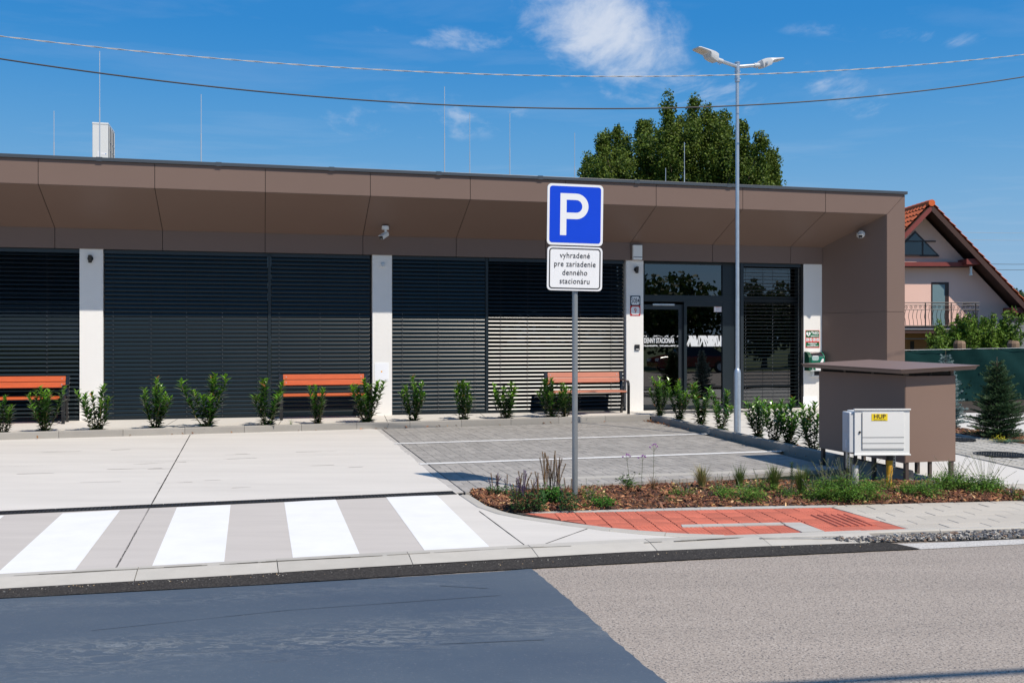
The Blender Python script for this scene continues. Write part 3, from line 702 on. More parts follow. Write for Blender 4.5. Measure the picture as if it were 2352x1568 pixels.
# far bit of paving beyond the path
rb = []
farB = [GP(2200, 1119), GP(2273, 1115), GP(2352, 1113.6), ext(GP(2273, 1114.4), GP(2352, 1113), 5), ext(mf[2], mf[3], 5), GZ(2352, 1147)]
sheet('sidewalk_base', [GP(2180, 1114.5)]+farB[1:4]+[farB[4], GZ(2340, 1149.4)], lambda x, y: .012, m_bed)
sb = bpy.data.objects['sidewalk_base']
for i in range(-8, 20):
    for j in range(-12, 4):
        a = i*.4+(j % 2)*.2; rb.append(rect(Or, Sr, Dr, a, a+.4, j*.2-.06, j*.2+.14))
tiles(sb, [GP(2180, 1114.9)]+farB[1:4]+[farB[4], GZ(2350, 1148)], rb, zflat(.018), .01, m_paver2, 'paver', 200, inset=.003)
kerb(ke, [GZ(2306, 1131.5, .02), GZ(2375, 1153, .02)], zflat(.02), .06, .022, -.1, m_kerb2, stone=1, side=1, name='edging_stone')

# gravel verge
gm_ = M('gravel_stone', (.3, .3, .3), .8, attr='Col', fine=.25, fs=300)
gv = MB(); GR = [GZ(1850, 1236, -.02), GZ(1950, 1231, 0), GZ(2092, 1224, 0), GZ(2352, 1212.5, 0), ext(GZ(2092, 1223), GZ(2352, 1212), 5), ext(edgeR[0], edgeR[1], 5), edgeR[1], edgeR[0], GZ(1940, 1238.5, 0)]
xs_ = [p[0] for p in GR]; ys_ = [p[1] for p in GR]
pal = [(.15, .15, .16), (.09, .09, .10), (.40, .37, .32), (.55, .51, .45), (.26, .23, .19), (.12, .12, .13), (.24, .16, .11), (.18, .18, .18)]
def pebble(m, x, y, z, r_, col):
    ax = random.uniform(.6, 1.3)*r_; ay = random.uniform(.6, 1.2)*r_; az = random.uniform(.4, .8)*r_; a = random.uniform(0, 6.28); ca, sa = math.cos(a), math.sin(a)
    P8 = [(-.6, -.6, -.5), (.7, -.5, -.5), (.5, .7, -.5), (-.7, .6, -.5), (-.5, -.7, .5), (.6, -.6, .6), (.7, .5, .45), (-.6, .6, .55)]
    vs = [(x+(p[0]*ax*ca-p[1]*ay*sa)*random.uniform(.8, 1.2), y+(p[0]*ax*sa+p[1]*ay*ca)*random.uniform(.8, 1.2), z+p[2]*az) for p in P8]
    m.add(vs, [(0,3,2,1),(4,5,6,7),(0,1,5,4),(1,2,6,5),(2,3,7,6),(3,0,4,7)], col)
c_ = 0
while c_ < 10500:
    x = random.uniform(min(xs_), max(xs_)); y = random.uniform(min(ys_), max(ys_))
    if not inpoly(x, y, GR): continue
    r_ = random.choice((.008, .010, .012, .015, .020)); pebble(gv, x, y, -.02+random.uniform(0, .022), r_, random.choice(pal)); c_ += 1
sheet('verge', GR, zflat(-.024), m_bed)
tag(gv.build('gravel', gm_), 'grey and white gravel filling the verge between kerb and road', 'gravel', kind='stuff')
gv = MB()
for _ in range(190):       # loose grit on kerb edge and strip
    t_ = random.random(); p = lerp(KB[0], KB[2], t_) if random.random() < .5 else lerp(KB[2], KB[6], t_)
    pebble(gv, p[0]+random.gauss(0, .03)+US*.05, p[1]-abs(random.gauss(0, .06)), ZR+.012, random.uniform(.002, .006), random.choice(((.55, .38, .2), (.6, .55, .45), (.3, .28, .25), (.2, .2, .2))))
tag(gv.build('grit', gm_), 'loose tan grit lying along the foot of the dropped kerb', 'grit', kind='stuff')
# ------------------------------------------------------------------ the building
m_panel = M('brown_panel', (.172, .118, .096), .42, var=.04, vs=1.5, fine=.05, fs=420, spec=.3, rand=.02)
m_plast = M('white_render', (.77, .755, .725), .9, var=.03, vs=3, bump=.35, bs=260, fine=.03, fs=300)
m_anth = M('anthracite_metal', (.008, .015, .020), .40, var=.05, vs=3, spec=.5)
m_anth2 = M('anthracite_frame', (.018, .024, .03), .35, spec=.5)
m_cop = M('dark_coping', (.055, .065, .078), .38, var=.05, vs=2)
m_dark = M('dark_backing', (.012, .011, .011), .9)
m_slat = M('blind_slat', (.007, .0145, .019), .28, var=.05, vs=2, spec=.42)
m_in = M('interior', (.10, .10, .095), .9, var=.2, vs=1)
m_in2 = M('interior_dark', (.035, .035, .035), .9)
m_glz = m_glass('window_glass', (.10, .12, .11), 2.45)
m_wp = M('white_plastic', (.78, .79, .78), .4, fine=.01)
m_bp = M('black_plastic', (.012, .012, .013), .45)
bld = thing('building', 'long single storey building with brown panel overhang, white pillars and dark blinds', 'building', OB, TH)
S0 = -12.0; ZT = 4.84; ZF = 4.40; ZS = 3.80; ZL = 3.415; NF = 1.46
SI, SE, SO = 13.05, 12.37, 13.49
ZG = lambda n=0: PA+PB*(VF-n)
# building frame: local x = s, local y = -n
def pr(sec, s0, s1, name, mat, par=bld, **k):         # extrude section [(n,z)] along s
    m = MB(); m.prism([(-n, z) for n, z in sec], 'x', s0, s1); return m.build(name, mat, par, **k)
pr([(1.448, 4.408), (1.448, 4.832), (-8, 4.832), (-8, 3.5), (-.6, 3.5), (-.6, 3.43), (.008, 3.43), (.008, 3.806)], S0, 13.03, 'roof', m_dark)
m = MB(); m.prism([(13.045, -1.448), (13.482, -1.448), (13.482, 8), (12.395, 8), (12.395, .01)], 'z', 0.0, 4.83); m.build('wall', m_panel, bld)
J = [.047+1.92*k for k in range(-7, 7)]
g = .0055
edges = [(J[i], J[i+1]) for i in range(len(J)-1)]+[(J[-1], None)]
def slab(pts, nrm, th, name, mat, par=bld):
    m = MB(); n = len(pts); P0 = [Vector(p) for p in pts]; nv = Vector(nrm).normalized()*th
    m.add(P0+[p+nv for p in P0], [tuple(range(n-1, -1, -1)), tuple(range(n, 2*n))]+[(i, (i+1) % n, n+(i+1) % n, n+i) for i in range(n)])
    me = m.mesh(name, mat); bm = bmesh.new(); bm.from_mesh(me); bmesh.ops.recalc_face_normals(bm, faces=bm.faces); bm.to_mesh(me); bm.free()
    return obj(name, me, par)
for a, b in edges:
    last = b is None
    if last: fp = [(a+g, -1.45, ZF), (SI-g*.5, -1.45, ZF), (SO-g*1.3, -1.45, ZT-.004), (a+g, -1.45, ZT-.004)]
    else: fp = [(a+g, -1.45, ZF), (b-g, -1.45, ZF), (b-g, -1.45, ZT-.004), (a+g, -1.45, ZT-.004)]
    slab(fp, (0, -1, 0), .010, 'fascia_panel', m_panel)
    sb_, st_ = ((b-g) if not last else SI-.004), ((b-g) if not last else SE+.004)
    slab([(a+g, -1.448, ZF-.002), (sb_, -1.448, ZF-.002), (st_, -.02, ZS), (a+g, -.02, ZS)], (0, .385, -1), .008, 'soffit_panel', m_panel)
    slab([(a+g, -.012, ZL), (st_, -.012, ZL), (st_, -.012, ZS-.004), (a+g, -.012, ZS-.004)], (0, -1, 0), .018, 'lintel_panel', m_panel)
# end frame: front band and splayed reveal, joint at 2.30 m
def splay(z0, z1a, z1b):
    slab([(SI-.002, -1.448, z0), (SE+.012, -.0, z0), (SE+.012, -.0, z1b), (SI-.002, -1.448, z1a)], (-1, .45, 0), .008, 'reveal_panel', m_panel)
splay(2.304, 4.392, 3.795); splay(.06, 2.296, 2.296)
slab([(SI, -1.45, 2.304), (SO, -1.45, 2.304), (SO, -1.45, ZT-.012), (SI, -1.45, ZF-.012)], (0, -1, 0), .010, 'end_panel', m_panel)
slab([(SI, -1.45, .06), (SO, -1.45, .06), (SO, -1.45, 2.296), (SI, -1.45, 2.296)], (0, -1, 0), .010, 'end_panel', m_panel)
m = MB(); m.box(S0, SO+.045, -1.50, -1.40, ZT, ZT+.062); m.box(S0, SO+.045, -1.40, 8.0, ZT, ZT+.03); m.box(SO-.02, SO+.045, -1.40, 8.0, ZT, ZT+.062); m.build('coping', m_cop, bld, bevel=.004)
for k in range(-5, 7):
    s_ = sB(440, NF)+.35+k*2.02-1.9
    if S0 < s_ < SO: m = MB(); m.box(s_-.05, s_+.05, -1.506, -1.398, ZT-.008, ZT+.067); m.build('coping_joint', m_cop, bld)
# pillars
PIL = [(sB(182.5), sB(236.5)), (sB(855.5), sB(900.5)), (sB(1438.5), sB(1478)), (sB(1846), SE+.005)]
for a, b in PIL:
    m = MB(); m.box(a, b, 0, .34, ZG()-.03, ZL-.001 if False else ZL+.012); m.build('pillar', m_plast, bld, bevel=.006)
# interior shell
m = MB(); m.box(S0, 12.3, 5.0, 5.1, .1, 3.5); m.build('back_wall', m_in, bld)
m = MB(); m.box(S0, 12.3, .35, 5.0, .10, .155); m.build('inner_floor', m_in, bld)
m = MB(); m.box(12.26, 12.34, .35, 5.0, .155, 3.5); m.box(S0-.05, S0, 0, 5.0, .155, 3.5); m.build('inner_wall', m_in2, bld)
m = MB(); m.box(sB(1470)-.25, sB(1470)-.15, .4, 5.0, .155, 3.5); m.build('partition_wall', m_in2, bld)
# windows behind the blinds : frame bars and glass
def window(a, b, y, muls, bars=(), z0=.175, z1=3.42):
    f = MB(); w_ = .05
    f.box(a, b, y, y+.06, z0, z0+.07); f.box(a, b, y, y+.06, z1-.06, z1)
    for x in [a+w_/2, b-w_/2]+muls: f.box(x-w_/2, x+w_/2, y+.001, y+.059, z0+.07, z1-.06)
    o = f.build('window_frame', m_anth2, bld)
    g_ = MB(); g_.box(a+.01, b-.01, y+.026, y+.034, z0+.02, z1-.02); g_.build('pane', m_glz, o)
    return o
B1 = (S0+.1, PIL[0][0]-.005); B2 = (PIL[0][1]+.01, sB(619, -.08)); B3 = (B2[1], PIL[1][0]-.005); B4 = (PIL[1][1]+.005, sB(1117.5, -.08)); B5 = (B4[1], PIL[2][0]-.01); B6 = (sB(1706, -.08), PIL[3][0]-.03)
window(B1[0], B1[1], .24, [B1[0]+1.9*i for i in range(1, 3)])
window(B2[0], B3[1], .24, [B2[1]]); window(B4[0], B5[1], .24, [B4[1]])
for s_ in (B2[1], B4[1]):
    m = MB(); m.box(s_-.028, s_+.028, .045, .19, .17, ZL-.0); m.build('blind_rail', m_anth, bld)
for a, b in (B1, B2, B3, B4, B5):
    m = MB(); m.box(a, b, .02, .24, .150, .176); m.build('window_sill', m_anth, bld)
# blinds
def slat_mesh(L_, tilt, wd=.080, name='slat'):
    m = MB(); sec = []; n = 9
    for i in range(n):
        t = (i/(n-1)-.5)*2; x = t*wd/2; y = .0085*(1-t*t)
        sec.append((x, y))
    sec = [(-wd/2-.001, .0035)]+sec+[(wd/2+.001, .0035)]
    ca, sa = math.cos(tilt), math.sin(tilt)
    def tr(p): return (p[0]*ca*-1-p[1]*sa*1.0, -p[0]*sa*1+p[1]*ca)      # (y,z); t=+1 edge sits outward/low for tilt>0
    top = [tr(p) for p in sec]; bot = [tr((p[0], p[1]-.0012)) for p in sec]
    ring = top+bot[::-1]; k = len(ring); vs = [(-L_/2, q[0], q[1]) for q in ring]+[(L_/2, q[0], q[1]) for q in ring]
    m.add(vs, [(i, (i+1) % k, k+(i+1) % k, k+i) for i in range(k)]+[tuple(range(k))[::-1], tuple(range(k, 2*k))])
    me = m.mesh(name, m_slat)
    bm = bmesh.new(); bm.from_mesh(me); bmesh.ops.recalc_face_normals(bm, faces=bm.faces); bm.to_mesh(me); bm.free()
    me.shade_smooth(); me.set_sharp_from_angle(angle=R(35)); return me
def blind(a, b, tilt, label, cords, pitch=.0805, y=.075, z0=.20, dj=0):
    L_ = b-a; x, yy, _ = Bw((a+b)/2, -y); t = thing('external_blind', label, 'window blind', (x, yy, 0), TH, 'external blinds along the facade')
    me = slat_mesh(L_-.012, tilt); z = z0+.045; k = 0
    while z < ZL-.10:
        o = obj('slat', me, t, (0, 0, z), (random.uniform(-dj, dj), random.uniform(-.0004, .0004), 0)); z += pitch
    m = MB(); m.box(-L_/2+.006, L_/2-.006, -.035, .035, ZL-.075, ZL-.004); m.build('head_rail', m_anth2, t)
    m = MB(); m.box(-L_/2+.006, L_/2-.006, -.020, .016, z0-.018, z0+.004); m.build('bottom_rail', m_anth, t)
    for q in cords:
        xx = q-(a+b)/2; m = MB(); m.box(xx-.0025, xx+.0025, -.040, -.037, z0, ZL-.08)
        zz = z0+.045
        while zz < ZL-.12: m.box(xx+.018, xx+.028, -.038, -.034, zz-.034, zz-.020); zz += pitch
        m.build('cord', m_bp, t)
        mm = MB(); zz = z0+.045
        while zz < 2.3: mm.box(xx-.004, xx+.004, -.045, -.0405, zz-.042, zz-.034); zz += pitch
        mm.build('clip_row', m_galv, t)
    return t
m_galv = M('galvanised_steel', (.50, .53, .55), .42, metal=.85, var=.18, vs=18, fine=.15, fs=90)
q_ = lambda xs: [sB(x, -.04) for x in xs]
CL, OPN = R(78), R(52)
blind(B1[0], B1[1], R(50), 'half open dark blind behind the leftmost bench, left of the first pillar', q_([108]), dj=0)
blind(B2[0], B2[1]-.03, CL, 'widest closed dark blind just right of the pillar with the left black spotlight', q_([260, 347, 429, 511, 592]), dj=.012)
blind(B3[0]+.03, B3[1]-.04, CL, 'closed dark blind directly behind the middle bench', q_([641, 735, 826]), dj=.012)
blind(B4[0], B4[1]-.03, R(74), 'closed dark blind between the second pillar and the brightly glinting blind', q_([924, 1007, 1091]), dj=.01)
blind(B5[0]+.03, B5[1]-.03, R(50), 'half open blind with bright sun glints behind the bench beside the entrance', q_([1150, 1212, 1332, 1404]), dj=.01)
blind(B6[0], B6[1], R(4), 'fully open blind with level slats right of the glass entrance', q_([1712, 1774, 1834]), dj=0)
# entrance
e = bpy.data.objects.new('entrance', None); 
EA, EB = PIL[2][1], B6[0]-.01; Y0 = .16
def eb(x0, x1, z0, z1, name='door_frame', y0=Y0, y1=Y0+.09, mat=None, par=bld, bev=.003):
    m = MB(); m.box(x0, x1, y0, y1, z0, z1); return m.build(name, mat or m_anth, par, bevel=bev)
sE = lambda px: sB(px, -Y0)
zE = lambda px, py: zB(px, py, -Y0)
ZTR1, ZTR0 = zE(1570, 678), zE(1570, 693)
fr = eb(EA, EB, ZTR0, ZTR1, 'transom'); eb(EA, EB, zE(1570, 607), ZL+.01, 'door_frame'); eb(sE(1660), EB, .16, ZTR0, 'door_frame', Y0+.002, Y0+.088); eb(sE(1660), EB, ZTR1, zE(1570, 607), 'door_frame', Y0+.002, Y0+.088)
eb(EA, sE(1481), ZTR1, zE(1570, 607), 'door_frame', Y0+.002, Y0+.088); eb(sE(1571), sE(1577.5), .16, ZTR0, 'door_frame', Y0-.01, Y0+.088)
eb(sE(1577.5), sE(1660), .16, .24, 'door_frame', Y0+.002, Y0+.088); eb(sE(1577.5), sE(1660), ZTR0-.10, ZTR0, 'door_frame', Y0+.004, Y0+.088)
def pane(x0, x1, z0, z1, y=Y0+.045, par=bld, name='pane'):
    m = MB(); m.box(x0, x1, y, y+.008, z0, z1); return m.build(name, m_glz, par)
pane(sE(1481), sE(1660), ZTR1, zE(1570, 607)); pane(sE(1577.5), sE(1660), .24, ZTR0-.10)
dl = MB(); x0, x1 = EA+.0, sE(1571); yb = Y0+.06
dl.box(x0, x1, yb, yb+.05, .17, .27); dl.box(x0, x1, yb, yb+.05, ZTR0-.17, ZTR0-.06); dl.box(x1-.10, x1-.002, yb+.001, yb+.049, .27, ZTR0-.17); dl.box(x0-.05, x0+.0, yb+.001, yb+.049, .27, ZTR0-.17)
dleaf = dl.build('door', m_anth2, bld); pane(x0, x1-.10, .27, ZTR0-.17, yb+.02, dleaf)
m = MB(); m.box(sE(1500), sE(1550), yb-.05, yb-.002, ZTR0-.085, ZTR0-.045); m.build('door_closer', m_galv, dleaf, bevel=.004)
window(B6[0]-.01, B6[1]+.03, .24, [], z0=.175)
eb(B6[0]-.01, B6[1]+.03, ZTR0, ZTR1, 'transom', .235, .305); eb(B6[1]-.02, PIL[3][0], .16, ZL, 'blind_rail', .02, .12, m_dark)
eb(B6[0]-.09, B6[0]-.012, .16, ZL, 'blind_rail', .01, .16, m_anth2)
# interior things seen through the glass: pale curtain wall
m = MB(); m.box(sE(1580), sE(1680), 1.6, 1.7, .16, 3.3); m.build('inner_screen', M('screen_cloth', (.30, .30, .25), .9, var=.1), bld)
# printed film on the glass
m_film = M('white_film', (.62, .64, .66), .6)
zf0, zf1 = zE(1620, 795.3), zE(1620, 770.5)
film = bpy.data.objects.new('window_film', None)
def streaks(x0, x1, z0, z1, n, y, seed, par=bld, wid=(.012, .05)):
    rg = random.Random(seed); m = MB()
    for i in range(n):
        xa = rg.uniform(x0-.05, x1); xb = xa+rg.uniform(-.14, .14); wa, wb = rg.uniform(*wid), rg.uniform(*wid); q = [(xa, z0), (xa+wa, z0), (xb+wb, z1), (xb, z1)]
        c = clip(q, [(x0, z0), (x1, z0), (x1, z1), (x0, z1)])
        if len(c) >= 3: m.add([(p[0], y-i*.00004, p[1]) for p in c], [tuple(range(len(c)))[::1]])
    o = m.build('film_pattern', m_film, par); return o
streaks(sE(1578), sE(1660.5), zf0, zf1, 44, Y0+.042, 3)
hh = (zf1-zf0)
xd = sE(1562)
streaks(EA, xd, zf0+.0, zf0+hh*.12, 26, yb+.016, 5, wid=(.02, .06)); streaks(EA, xd, zf1-hh*.12, zf1, 15, yb+.016, 6, wid=(.01, .035))
letter('DENNY STACIONÁR', .155, m_film, bld, (EA+xd)/2+.0, yb+.016, (zf0+zf1)/2+.004, 'film_lettering', xs=.50, bold=.004)
streaks(B6[0]+.03, B6[1]-.05, zf0+.01, zf1+.01, 60, .300, 9, wid=(.01, .04))
# warning sticker
st = thing('warning_sticker', 'white camera warning sticker with red triangle on the upper glass of the entrance', 'sticker', Bw(sE(1650.5), -(Y0+.038)), TH)
m_paper = M('white_paper', (.80, .79, .80), .6); m_redp = M('sign_red', (.60, .03, .03), .5); m_blk = M('print_black', (.02, .02, .025), .5)
zc_ = zE(1650, 706); W2 = .093; m = MB(); m.box(-W2, W2, -.001, .0, zc_-.10, zc_+.10); m.build('sheet', m_paper, st)
m = MB()
for a, b, c, d in ((-.085, .085, .088, .091), (-.085, .085, -.091, -.088), (-.085, -.082, -.088, .088), (.082, .085, -.088, .088)): m.box(a, b, -.002, -.001, zc_+c, zc_+d)
for (x1_, z1_), (x2_, z2_) in (((-.045, .01), (.045, .01)), ((.045, .01), (0, .08)), ((0, .08), (-.045, .01))):
    d = Vector((x2_-x1_, z2_-z1_)); l = d.length; mt = Matrix.Translation((x1_, -.0015, zc_+z1_)) @ Matrix.Rotation(-math.atan2(d.y, d.x), 4, 'Y'); m.box(0, l, -.001, 0, -.003, .003, mt)
m.build('border', m_redp, st)
m = MB(); m.box(-.02, .018, -.003, -.002, zc_+.032, zc_+.048, Matrix.Rotation(.0, 4, 'Y')); m.box(-.008, .004, -.003, -.002, zc_+.016, zc_+.032)
m.build('camera_symbol', m_blk, st)
m = MB()
for k in range(6): m.box(-.06+(k % 2)*.01, .06-(k % 3)*.01, -.002, -.001, zc_-.012-k*.012, zc_-.008-k*.012)
m.build('small_print', M('print_grey', (.35, .25, .3), .6), st)
# door mat
x_, y_ = bp((sE(1500)+sE(1660))/2, .55)
dm = thing('door_mat', 'dark grey door mat lying in front of the glass entrance', 'mat', (x_, y_, zpath(x_, y_)), TH)
m = MB(); m.box(-.95, .95, -.28, .28, .002, .016); m.build('mat', M('mat_rubber', (.07, .07, .075), .95, fine=.3, bump=.6), dm)

# ---------------- things fixed to the facade
def bth(name, label, cat, s, n, z, group=None): return thing(name, label, cat, Bw(s, n, z), TH, group)
def spot(px, py, label):
    s_ = sB(px); z_ = zB(px, py); t = bth('wall_spotlight', label, 'wall lamp', s_, 0, z_, 'black wall spotlights')
    m = MB(); m.cyl((0, 0), .052, 0, .03, 24, mtx=Matrix.Rotation(R(90), 4, 'X')); m.build('base', m_bp, t)
    m = MB(); m.cyl((0, 0), .033, -.08, .06, 20, mtx=Matrix.Translation((0, -.065, -.0)) @ Matrix.Rotation(R(12), 4, 'X')); m.build('lamp_head', m_bp, t)
    m = MB(); m.cyl((0, 0), .012, .028, .05, 10, mtx=Matrix.Rotation(R(90), 4, 'X')); m.build('arm', m_bp, t)
spot(208, 594, 'black round spotlight on the leftmost white pillar'); spot(1461, 619, 'black round spotlight on the pillar above the house number plates')
# motion sensor on second pillar
t = bth('motion_sensor', 'small white motion sensor high on the second white pillar', 'sensor', sB(878.5), 0, zB(878.5, 609))
m = MB(); m.box(-.04, .04, -.025, 0, -.042, .045); m.build('housing', m_wp, t, bevel=.005)
m = MB(); m.cyl((0, 0), .028, 0, .045, 18, mtx=Matrix.Translation((0, -.024, -.010)) @ Matrix.Rotation(R(90), 4, 'X')); m.build('lens', M('sensor_lens', (.55, .58, .6), .3), t)
m = MB()
for x in (-.026, .026): m.cyl((0, 0), .005, 0, .003, 8, mtx=Matrix.Translation((x, -.025, .032)) @ Matrix.Rotation(R(90), 4, 'X'))
m.build('screw', m_bp, t)
# emergency light on the lintel
t = bth('emergency_light', 'white rectangular emergency light on the brown panel above the entrance pillar', 'light', sB(1461), .03, zB(1461, 581))
m = MB(); m.box(-.105, .105, -.075, 0, -.155, .165); m.build('housing', m_wp, t, bevel=.008)
m = MB(); m.box(-.10, .10, -.078, -.0755, -.105, -.092); m.build('slot', m_bp, t)
# cameras
def camera_unit(loc, rz, label, ceiling=True):
    t = thing('security_camera', label, 'security camera', loc, rz, 'white security cameras')
    m = MB(); 
    if ceiling:
        sl = Matrix.Rotation(R(21.5), 4, 'X')
        m.cyl((0, 0), .072, -.075, .0, 28, mtx=Matrix.Identity(4)); m.build('mount', m_wp, t, bevel=.006, auto=30)
        m = MB(); m.tube([(0, 0, -.075), (0.01, 0, -.12), (.03, 0, -.165)], [.028, .022, .018], 12); m.build('arm', m_wp, t, auto=40)
        B_ = Matrix.Translation((.03, 0, -.15))
    else:
        m.cyl((0, 0), .078, 0, .055, 28, mtx=Matrix.Rotation(R(90), 4, 'X')); m.build('mount', m_wp, t, bevel=.006, auto=30)
        m = MB(); m.tube([(0, -.05, 0), (0, -.10, -.005), (0, -.14, -.02)], [.028, .022, .018], 12); m.build('arm', m_wp, t, auto=40)
        B_ = Matrix.Translation((0, -.12, -.02))
    return t, B_
def cam_body(t, mt):
    m = MB(); pts = rrect(.085, .085, .02); m.prism(pts, 'y', -.21, .03, mt); m.build('body', m_wp, t, bevel=.004, auto=40)
    m = MB(); m.prism(rrect(.079, .079, .018), 'y', -.214, -.2095, mt); m.build('lens_plate', m_bp, t)
    m = MB(); m.box(-.022, .022, -.217, -.214, -.028, -.019, mt); m.build('infrared_window', M('ir_window', (.35, .33, .33), .4), t)
    m = MB(); m.box(-.046, .046, -.235, .02, .042, .047, mt); m.build('sun_shield', m_wp, t)
# ceiling camera on the soffit: px ~884
s_c = sB(885, .45); zc2 = zB(885, 519, .45)
t, B_ = camera_unit(Bw(s_c, .45, zc2), TH, 'white security camera hanging under the brown soffit above the second pillar')
cam_body(t, Matrix.Translation((.02, 0, -.165)) @ Matrix.Rotation(R(-38), 4, 'Z') @ Matrix.Rotation(R(24), 4, 'X') @ Matrix.Translation((0, 0, 0)))
# camera on the splayed reveal
def on_splay(px):
    t_ = (px-CX)/FPX; dx, dy = t_, 1.0
    # splay plane through (SI,n=1.46) and (SE,0)
    A_ = Vector(bp(SI, 1.46)); B2_ = Vector(bp(SE, 0)); d = B2_-A_
    # solve A+u*d = Y*(t,1)
    u = (A_.x-t_*A_.y)/(t_*d.y-d.x); P = A_+d*u; return P, d
P_, d_ = on_splay(1980); zz = CAMH+(CY-538)/FPX*P_.y
ang_s = math.atan2(-d_.x, d_.y)   # orientation so that local -y points out of the reveal (to the left)
nrm_ = Vector((-d_.y, d_.x)).normalized()
rz_ = math.atan2(nrm_.y, nrm_.x)+R(90)
t, B_ = camera_unit((P_.x, P_.y, zz), rz_, 'white security camera on the dark brown reveal at the right end of the overhang', False)
cam_body(t, Matrix.Translation((0, -.13, -.03)) @ Matrix.Rotation(R(42), 4, 'Z') @ Matrix.Rotation(R(14), 4, 'X'))
# house numbers
def number(px, py, body, col, label, h=.215):
    t = bth('house_number', label, 'number plate', sB(px), 0, zB(px, py), 'house number plates')
    m = MB(); m.prism(rrect(.235, h, .012), 'y', -.008, 0); m.build('plate', M('enamel_'+('black' if body != '9' else 'red'), col, .3), t)
    oc = .03; w_, h2 = .098, h/2-.02; P8 = [(-w_+oc, -h2), (w_-oc, -h2), (w_, -h2+oc), (w_, h2-oc), (w_-oc, h2), (-w_+oc, h2), (-w_, h2-oc), (-w_, -h2+oc)]
    m = MB(); m.prism(P8, 'y', -.0095, -.008); m.build('field', m_wp, t)
    letter(body, .155, M('number_ink', col, .4), t, 0, -.010, -.004, 'numerals', xs=.62 if len(body) > 1 else .8, bold=.0015)
number(1459, 690.5, '5084', (.015, .03, .05), 'white house number plate with black border reading 5084'); number(1459, 713.5, '9', (.50, .015, .015), 'white house number plate with red border reading 9')
t = bth('intercom', 'small black doorbell intercom on the white pillar left of the entrance', 'intercom', sB(1463), 0, zB(1463, 797.5))
m = MB(); m.box(-.055, .055, -.03, 0, -.06, .06); m.build('housing', m_bp, t, bevel=.004)
m = MB(); m.box(-.035, .035, -.032, -.0301, -.048, -.035); m.build('name_tag', m_wp, t)
m = MB(); m.cyl((0, 0), .012, 0, .003, 12, mtx=Matrix.Translation((0, -.030, .02)) @ Matrix.Rotation(R(90), 4, 'X')); m.build('lens', m_iron, t)
# white access covers
def cover(px, py, w_, h_, label):
    t = bth('access_panel', label, 'access panel', sB(px), 0, zB(px, py), 'white access panels')
    m = MB(); m.prism(rrect(w_, h_, .012), 'y', -.006, 0); m.build('plate', M('panel_white', (.84, .85, .86), .35), t)
    m = MB(); m.prism(rrect(w_-.05, h_-.05, .008), 'y', -.008, -.006); m.build('door', M('panel_white2', (.82, .83, .86), .35), t)
    return t
t = cover(877, 853, .29, .37, 'white electrical cover with an orange dot at the foot of the second pillar')
m = MB(); m.cyl((0, 0), .016, .008, .010, 16, mtx=Matrix.Translation((-.005, 0, .0)) @ Matrix.Rotation(R(90), 4, 'X')); m.build('dot', M('orange_dot', (.85, .38, .02), .4), t)
cover(1861, 930, .36, .40, 'plain white access panel low on the rightmost pillar behind shrubs')
# AED sign
m_green = M('sign_green', (.005, .13, .055), .4)
def Bs(px, n=0): return sB(px, n)
sa = sB(1866); za = zB(1866, 778.5); t = bth('defibrillator_sign', 'green and red AED defibrillator sign on the rightmost white pillar', 'sign', sa, 0, za)
WS, HS = .355, .40; m = MB(); m.box(-WS/2, WS/2, -.004, 0, -HS/2, HS/2); m.build('plate', m_redp, t)
m = MB(); m.prism(rrect(WS-.02, .155, .018, cz=.113), 'y', -.006, -.004); m.prism(rrect(WS-.02, .105, .018, cz=-.128), 'y', -.006, -.004); m.build('green_field', m_green, t)
m = MB()
for k in range(4): m.prism(rrect(.066, .072, .006, cx=-.128+.0865*k, cz=-.015), 'y', -.006, -.004)
m.build('pictogram_field', m_paper, t)
hp = []
for k in range(40):
    a = 2*math.pi*k/40; hp.append((.0036*16*math.sin(a)**3, .0036*(13*math.cos(a)-5*math.cos(2*a)-2*math.cos(3*a)-math.cos(4*a))))
m = MB(); m.prism([(x*1.0-.105, z+.115) for x, z in hp[::-1]], 'y', -.0075, -.006); m.build('heart', m_paper, t)
m = MB(); m.add([(x-.105, -.0082, z+.115) for x, z in ((.008, .04), (-.018, -.004), (-.003, -.002), (-.012, -.045), (.018, .010), (.003, .008), (.016, .04))], [tuple(range(7))]); m.build('flash', m_green, t)
m = MB(); m.box(-.034, .010, -.0075, -.006, .152, .168); m.box(-.020, -.004, -.0074, -.006, .138, .182); m.build('cross', m_paper, t)
letter('AED', .085, m_paper, t, .082, -.0072, .135, bold=.002, xs=.95); letter('DEFIBRILÁTOR', .033, m_paper, t, .052, -.0072, .066, bold=.0012, xs=.92)
letter('POUŽÍVAJTE IBA', .030, m_paper, t, 0, -.0072, -.097, bold=.001); letter('V PRÍPADE', .030, m_paper, t, 0, -.0072, -.129, bold=.001); letter('OHROZENIA ŽIVOTA', .030, m_paper, t, 0, -.0072, -.162, bold=.001)
m = MB()
for k in range(4):
    x = -.128+.0865*k; m.box(x-.024, x+.024, -.0068, -.006, -.022, -.014); m.box(x-.02+.02*(k % 2), x-.005+.02*(k % 2), -.0068, -.006, -.012, .006)
m.build('pictogram', m_blk, t)
m = MB()
for k in range(4): m.box(-.128+.0865*k-.02, -.128+.0865*k+.02, -.0068, -.006, -.046, -.040)
m.build('pictogram_line', m_redp, t)
